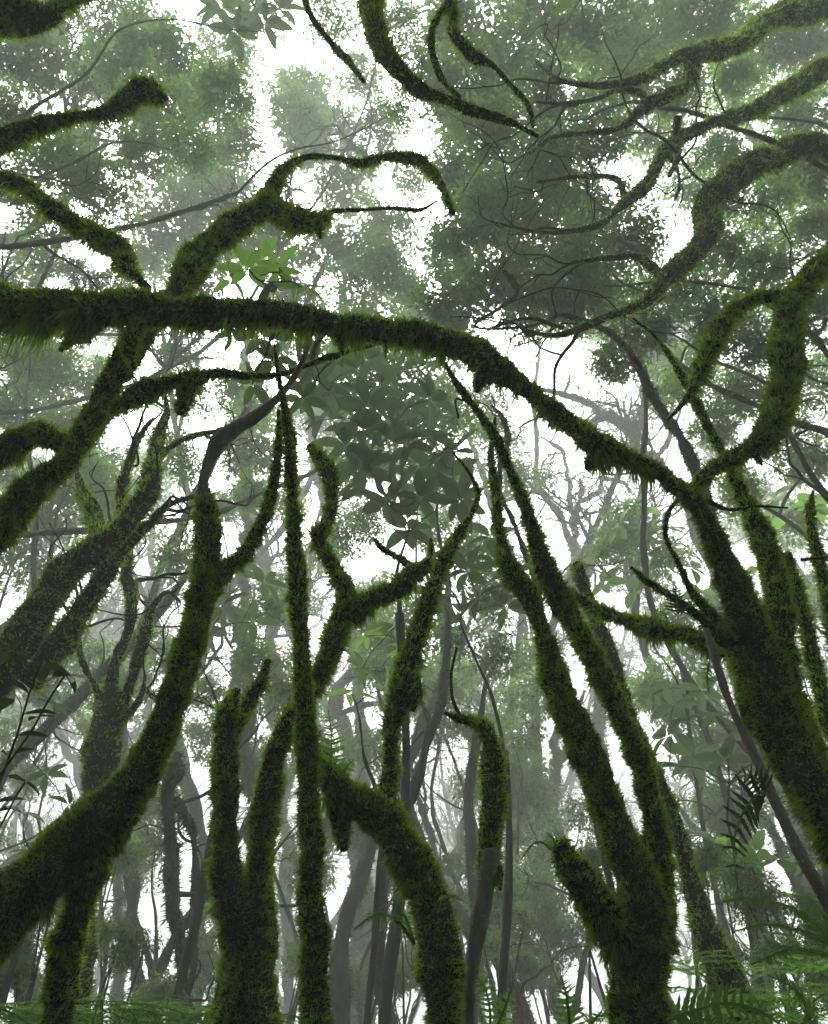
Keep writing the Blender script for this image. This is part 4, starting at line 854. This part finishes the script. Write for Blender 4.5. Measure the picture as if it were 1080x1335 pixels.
whorl_tree('broadleaf_tree', 'misty tree of pointed leaves low in the bright right-hand gap',
           [(850, 905), (880, 920), (915, 900), (935, 935), (870, 960), (905, 985), (945, 990), (985, 955), (970, 915), (845, 1000), (1000, 990)], 36, 'grey', 5.5, 6, n=6)
whorl_tree('broadleaf_tree', 'loose-leaved misty tree between the tapering centre stem and the black stems',
           [(580, 720), (610, 745), (645, 730), (625, 780), (600, 800), (660, 790), (570, 780), (640, 700), (670, 750)], 38, 'grey', 4.8, 7, n=6)
whorl_tree('broadleaf_tree', 'leafy tree against the light on the far right below the hooked branch',
           [(1040, 610), (1010, 650), (1060, 660), (1000, 690), (1075, 570), (985, 740)], 26, 'round', 7.5, 8, n=6)
whorl_tree('broadleaf_tree', 'soft green bush of long leaves right of the slim front trunk foot',
           [(480, 830), (515, 815), (530, 850), (470, 870), (500, 900), (455, 905)], 34, 'fresh', 5.0, 9, n=6)
whorl_tree('broadleaf_tree', 'lush low tree of broad leaves at lower right behind the lacy ferns',
           [(950, 1105), (985, 1110), (920, 1125), (1020, 1120), (1060, 1130), (960, 1150), (905, 1085), (1040, 1170)], 28, 'round', 6, 10, n=6)
whorl_tree('broadleaf_tree', 'green broad-leaved tree at the left behind the candelabra tree',
           [(60, 1010), (30, 1060), (90, 1050), (20, 980), (110, 1100), (70, 920), (40, 1110), (10, 890)], 30, 'grey', 4.6, 11, n=6)
whorl_tree('broadleaf_tree', 'pale long-leaved spray behind the claw-topped dark tree',
           [(290, 790), (275, 820), (330, 810), (345, 760), (265, 860)], 36, 'grey', 5.0, 12, n=6)
whorl_tree('epiphyte_shrub', 'hanging-leaved shoot between the slim front trunk and the crooked stub tip',
           [(405, 470), (385, 440), (395, 520), (430, 510), (440, 470)], 32, 'grey', 3.1, 13, n=6, tr=.012, on=(420, 425, 2.3))

def sapling(label, stem, leafpx, Y, seed, pairs=7):
    pairs += 3
    rs = np.random.RandomState(seed)
    W = world_path([(x, y, wd, Y * .8) for x, y, wd in stem], True)
    base = W[0, :3].copy()
    root = thing('sapling', label, 'sapling', base)
    C = resample(W, 2.5, .3, seed)
    link('stem', tube_mesh('stem', C, M_FAR, 6, .05, seed, base), root)
    i0 = int(len(C) * .55)
    for k in range(pairs * 2):
        i = i0 + int((len(C) - 1 - i0) * (k // 2 + rs.uniform(0, .6)) / pairs); i = min(i, len(C) - 1)
        p = C[i, :3]; s = -1 if k % 2 else 1
        d = np.array([s * rs.uniform(.5, 1), rs.uniform(-.6, .5), rs.uniform(-.1, .6)])
        put_leaf(root, base, p, d, (rs.normal(0, .3), rs.normal(0, .3) - .2, 1), leafpx * depth_of(p) / FPX * rs.uniform(.7, 1.2), 'dark', rs)
    p = C[-1, :3]
    whorl(root, base, p, C[-1, :3] - C[-3, :3], leafpx * depth_of(p) / FPX, 'dark', rs, 4)
sapling('dark sapling at the left edge with pointed leaves on a long leaning stem', [(-40, 1170, 5), (0, 1020, 4), (22, 960, 4), (38, 905, 3), (52, 868, 2)], 40, 1.6, 1, 7)
sapling('second dark sapling at the left edge leaning farther right beneath the first', [(-50, 1100, 5), (0, 1010, 3), (40, 955, 3), (62, 915, 3), (85, 880, 2)], 30, 1.6, 2, 6)
sapling('short sapling with a star of four dark leaves at the left edge', [(-30, 1130, 3), (5, 1070, 3), (20, 1040, 3), (33, 1020, 2)], 27, 1.55, 3, 2)
sapling('thin leafless-looking dark shoot hidden among the leaves at far left', [(-60, 1010, 4), (-10, 930, 4), (8, 890, 3), (14, 850, 2)], 34, 1.8, 4, 5)

# ------------------------------------------------------------------ ferns
def pinna_mesh(name, lacy, mat=None):
    mat = mat or M_FERN; V, F = [], []
    if not lacy:
        n = 8
        for i in range(n):
            t = i / (n - 1); wv = .095 * (1 - t ** 2.2) * (1.15 if i % 2 else .8) * (.6 if i == 0 else 1); z = -.12 * t * t
            V += [(-wv, t, z), (wv, t, z)]
        for i in range(n - 1): F += [(2 * i, 2 * i + 1, 2 * i + 3), (2 * i, 2 * i + 3, 2 * i + 2)]
    else:
        n = 13
        for i in range(n):
            t = .04 + .94 * i / (n - 1); l = .23 * (1 - t) ** .7 + .02; z = -.15 * t * t
            for s in (-1, 1):
                a = len(V); V += [(0, t, z), (s * l * .55, t + .012, z + .01), (s * l, t + .06, z - .02), (s * l * .5, t + .07, z)]
                F += [(a, a + 1, a + 2), (a, a + 2, a + 3)]
        a = len(V); V += [(-.004, 0, 0), (.004, 0, 0), (0, 1, -.15)]; F.append((a, a + 1, a + 2))
    return tri_mesh(name, V, F, mat)
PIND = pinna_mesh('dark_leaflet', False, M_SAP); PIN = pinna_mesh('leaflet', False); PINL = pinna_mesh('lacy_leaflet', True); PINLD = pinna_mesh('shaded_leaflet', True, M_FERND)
def frond(root, base, P, plen, pairs, nrm, me, rs, joined=False, r=.003):
    """P: world points of the midrib"""
    W = np.hstack([P, np.linspace(r, r * .4, len(P))[:, None]]); C = catmull(W, [8] * (len(W) - 1)); C[:, 3] = np.maximum(C[:, 3], .0008)
    T, _, _ = frames(C)
    fo = link('frond', tube_mesh('frond', C, M_FERN, 5, 0, 1, base), root)
    Vs, Fs, cnt = [], [], 0
    src = np.array([v.co[:] for v in me.vertices]); sf = np.array([p.vertices[:] for p in me.polygons])
    for k in range(pairs):
        t = .12 + .86 * k / pairs; i = int(t * (len(C) - 1)); p = C[i, :3]; d = T[i]
        side = unit(np.cross(d, nrm)); prof = (min(1, .45 + t * 3) * (1 - t) ** .6 + .08)
        for s in (-1, 1):
            dd = unit(side * s + d * .35 + rs.normal(0, .05, 3)); L = plen * prof * rs.uniform(.9, 1.08)
            x = unit(np.cross(dd, nrm + rs.normal(0, .12, 3))); z = np.cross(x, dd)
            M = np.stack([x, dd, z], 1) * L
            if joined: Vs.append(src @ M.T + p - base); Fs.append(sf + cnt); cnt += len(src)
            else:
                o = link('leaflet', me, fo)
                m4 = np.eye(4); m4[:3, :3] = M; m4[:3, 3] = p - base; o.matrix_local = Matrix(m4.tolist())
    if joined: link('leaflets', tri_mesh('leaflets', np.vstack(Vs), np.vstack(Fs), M_FERN), fo, kind='stuff')
def fern_px(label, base_px, fronds, me=None, joined=False):
    me = me or PIN
    rs = np.random.RandomState(len(label))
    base = pt(base_px[0], base_px[1], base_px[2] * NEAR); root = thing('fern', label, 'fern', base)
    for pp, plpx, pairs, nrm in fronds:
        P = np.array([pt(x, y, Y * NEAR) for x, y, Y in pp])
        frond(root, base, P, plpx * depth_of(P.mean(0)) / FPX, pairs, unit(np.array(nrm, float)), me, rs, joined)
VW = (0.0, -.9, -.5)
fern_px('dark fern hanging from the slender stem at lower right', (1003, 1030, 2.15), [
    ([(1003, 1030, 2.15), (985, 1038, 2.1), (968, 1062, 2.08), (957, 1098, 2.06), (962, 1160, 2.06)], 42, 10, VW),
    ([(1003, 1030, 2.15), (990, 1018, 2.12), (975, 1010, 2.1), (952, 1022, 2.1)], 28, 7, VW)], PIND)
fern_px('small dark fern standing on the stub branch in the bright gap', (885, 790, 2.35), [
    ([(885, 800, 2.35), (882, 780, 2.33), (880, 758, 2.3)], 20, 9, VW), ([(888, 800, 2.35), (902, 785, 2.3), (908, 762, 2.3)], 14, 7, VW)], PIND)
fern_px('tiny green fern on the mossy horizontal branch at right', (862, 812, 2.7), [
    ([(870, 820, 2.7), (850, 808, 2.65), (835, 812, 2.6)], 15, 8, (0, -.6, .8)), ([(870, 820, 2.7), (866, 800, 2.7), (852, 795, 2.7)], 12, 7, VW)])
fern_px('light green fern growing up beside the slim front trunk', (430, 1010, 2.7), [
    ([(428, 1015, 2.8), (432, 985, 2.75), (432, 955, 2.72), (428, 925, 2.7)], 26, 13, VW),
    ([(440, 1020, 2.75), (452, 1000, 2.7), (462, 990, 2.65)], 18, 8, VW)])
fern_px('fern tuft sprouting from the tip of the broken stub low at centre right', (722, 1108, 2.5), [
    ([(722, 1110, 2.5), (705, 1098, 2.45), (690, 1106, 2.4), (680, 1120, 2.4)], 17, 9, (0, -.5, .9)),
    ([(725, 1110, 2.5), (722, 1095, 2.45), (712, 1085, 2.4)], 15, 8, VW), ([(726, 1108, 2.5), (740, 1095, 2.45), (750, 1098, 2.4)], 15, 8, (0, -.5, .9))])
fern_px('fern spray on the lit flank of the bent mossy tree at bottom centre', (575, 1180, 2.6), [
    ([(575, 1170, 2.62), (590, 1168, 2.55), (606, 1176, 2.5)], 14, 8, (0, -.6, .8))])
fern_px('small fern hanging in the bright right-hand gap near the slender stem', (925, 880, 2.3), [
    ([(925, 865, 2.3), (922, 885, 2.3), (925, 905, 2.3)], 15, 8, VW)])
fern_px('dark fern at the foot of the smooth-stemmed tree', (640, 1345, 2.6), [
    ([(640, 1345, 2.6), (638, 1310, 2.55), (630, 1285, 2.5), (622, 1272, 2.5)], 24, 11, VW),
    ([(645, 1345, 2.6), (660, 1310, 2.55), (668, 1285, 2.5)], 22, 10, VW)])
fern_px('blue-green fern at the bottom edge right of the smooth-stemmed tree', (745, 1350, 2.1), [
    ([(745, 1355, 2.1), (742, 1325, 2.05), (738, 1295, 2.0), (732, 1272, 2.0)], 28, 12, VW),
    ([(760, 1360, 2.1), (775, 1330, 2.05), (785, 1318, 2.0)], 22, 9, VW)])
fern_px('bright fern fan at the bottom edge right of the black tree foot', (890, 1350, 1.9), [
    ([(870, 1330, 1.9), (905, 1318, 1.85), (945, 1308, 1.8), (990, 1318, 1.8), (1030, 1345, 1.8)], 44, 15, (0, -.8, .5)),
    ([(880, 1350, 1.9), (900, 1335, 1.85), (935, 1340, 1.8), (965, 1350, 1.8)], 30, 10, (0, -.8, .5)),
    ([(1060, 1350, 1.9), (1050, 1310, 1.85), (1030, 1285, 1.8), (1000, 1270, 1.8)], 26, 12, (0, -.8, .5))])
fern_px('lacy tree fern spreading across the lower right', (1090, 1260, 2.4), [
    ([(1090, 1240, 2.4), (1060, 1200, 2.4), (1015, 1178, 2.4), (965, 1172, 2.4), (925, 1180, 2.4)], 54, 16, (0, -.35, 1)),
    ([(1090, 1240, 2.4), (1050, 1215, 2.3), (1000, 1205, 2.25), (955, 1215, 2.2)], 48, 15, (0, -.35, 1)),
    ([(1090, 1240, 2.4), (1080, 1200, 2.5), (1060, 1175, 2.6), (1030, 1165, 2.7)], 44, 14, (0, -.35, 1)),
    ([(1100, 1250, 2.2), (1060, 1240, 2.1), (1020, 1240, 2.0), (980, 1258, 2.0)], 48, 14, (0, -.35, 1))], PINL)
fern_px('soft green fern in the light between the slim trunk and the bent mossy tree', (520, 1260, 2.0), [
    ([(540, 1230, 1.9), (515, 1198, 1.85), (485, 1195, 1.8), (462, 1212, 1.8)], 30, 12, (0, -.4, 1)),
    ([(540, 1230, 1.9), (528, 1195, 1.85), (510, 1178, 1.8)], 24, 10, (0, -.4, 1))], PINL)
def ground_fern(x, y, Y, label, group, seed, n=8, L=.55, lacy=True, joined=True):
    rs = np.random.RandomState(seed)
    top = pt(x, y, Y); base = np.array([top[0], Y, float(gz(top[0], Y))])
    root = thing('fern', label, 'fern', base, group)
    h = max(.25, top[2] - base[2])
    for k in range(n):
        a = 6.283 * k / n + rs.normal(0, .25); o = np.array([math.cos(a), math.sin(a), 0]); l = L * rs.uniform(.8, 1.2)
        P = np.array([base, base + o * l * .12 + [0, 0, h * .55], base + o * l * .45 + [0, 0, h * .95], base + o * l * .85 + [0, 0, h * .98], base + o * l * 1.2 + [0, 0, h * .80]])
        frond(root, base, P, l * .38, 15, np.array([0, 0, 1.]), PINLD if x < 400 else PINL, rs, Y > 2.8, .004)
GFG = 'ferns massed along the bottom left edge'
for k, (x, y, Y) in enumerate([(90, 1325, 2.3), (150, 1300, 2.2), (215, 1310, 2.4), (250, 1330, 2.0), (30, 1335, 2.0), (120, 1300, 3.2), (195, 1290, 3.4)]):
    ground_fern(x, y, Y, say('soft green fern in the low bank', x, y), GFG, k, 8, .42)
GFR = 'ferns massed in the lower right corner'
for k, (x, y, Y) in enumerate([(1000, 1300, 2.6), (1060, 1280, 2.9), (935, 1330, 2.3), (1080, 1330, 2.0), (990, 1240, 3.6)]):
    ground_fern(x, y, Y, say('green fern in the lower thicket', x, y), GFR, 20 + k)
# shrubs of the understorey
def shrub(x, y, Y, rpx, kind, label, group, seed):
    rs = np.random.RandomState(seed); p = pt(x, y, Y); rad = rpx * depth_of(p) / FPX
    base = np.array([p[0], p[1], float(gz(p[0], p[1])) - .05])
    root = thing('shrub', label, 'shrub', base, group)
    for j in range(3):
        q = p + rs.normal(0, rad * .45, 3) if j else p
        c2 = curvy(base, q, .02, .006, 5, .06, rs); link('stem', tube_mesh('stem', c2, M_FAR, 5, 0, seed, base), root)
        crown_at(root, base, q, rad * rs.uniform(.7, 1), kind, 'foliage')
SH = [(50, 1180, 5, 45, 'f'), (120, 1230, 6, 40, 'f'), (180, 1225, 5.5, 36, 'f'), (20, 1270, 5, 40, 'f'), (215, 1290, 7, 30, 'm'), (290, 1310, 8, 30, 's'), (500, 1160, 7, 30, 'f'), (515, 1270, 8, 30, 's'),
      (640, 1230, 7, 36, 's'), (660, 1160, 8, 40, 's'), (690, 1260, 9, 28, 's'), (770, 1120, 6, 34, 'm'), (905, 1120, 6, 40, 'f'), (980, 1160, 5, 44, 'f'), (1060, 1180, 5, 44, 'f'), (1040, 1250, 4.4, 44, 'f'), (945, 1250, 4.6, 36, 'f'),
      (450, 1290, 9, 34, 's'), (600, 1290, 8, 30, 's'), (160, 1120, 8, 40, 's'), (390, 1240, 9, 30, 's')]
for k, (x, y, Y, r, kd) in enumerate(SH):
    side = 'left' if x < 400 else ('middle' if x < 800 else 'right')
    shrub(x, y, Y, r, kd, say('misty green understorey shrub', x, y), 'understorey shrubs, ' + side, k)
bpy.context.view_layer.update()
topz = max(max((o.matrix_world @ Vector(c)).z for c in o.bound_box) for o in bpy.data.objects if o.type == 'MESH')
make_haze(round(topz + .6, 1))
print('TOP', topz)
print('MOSS', MOSS_TRIS[0], 'TRIS', sum(len(m.polygons) for m in bpy.data.meshes), 'OBJ', len(bpy.data.objects))
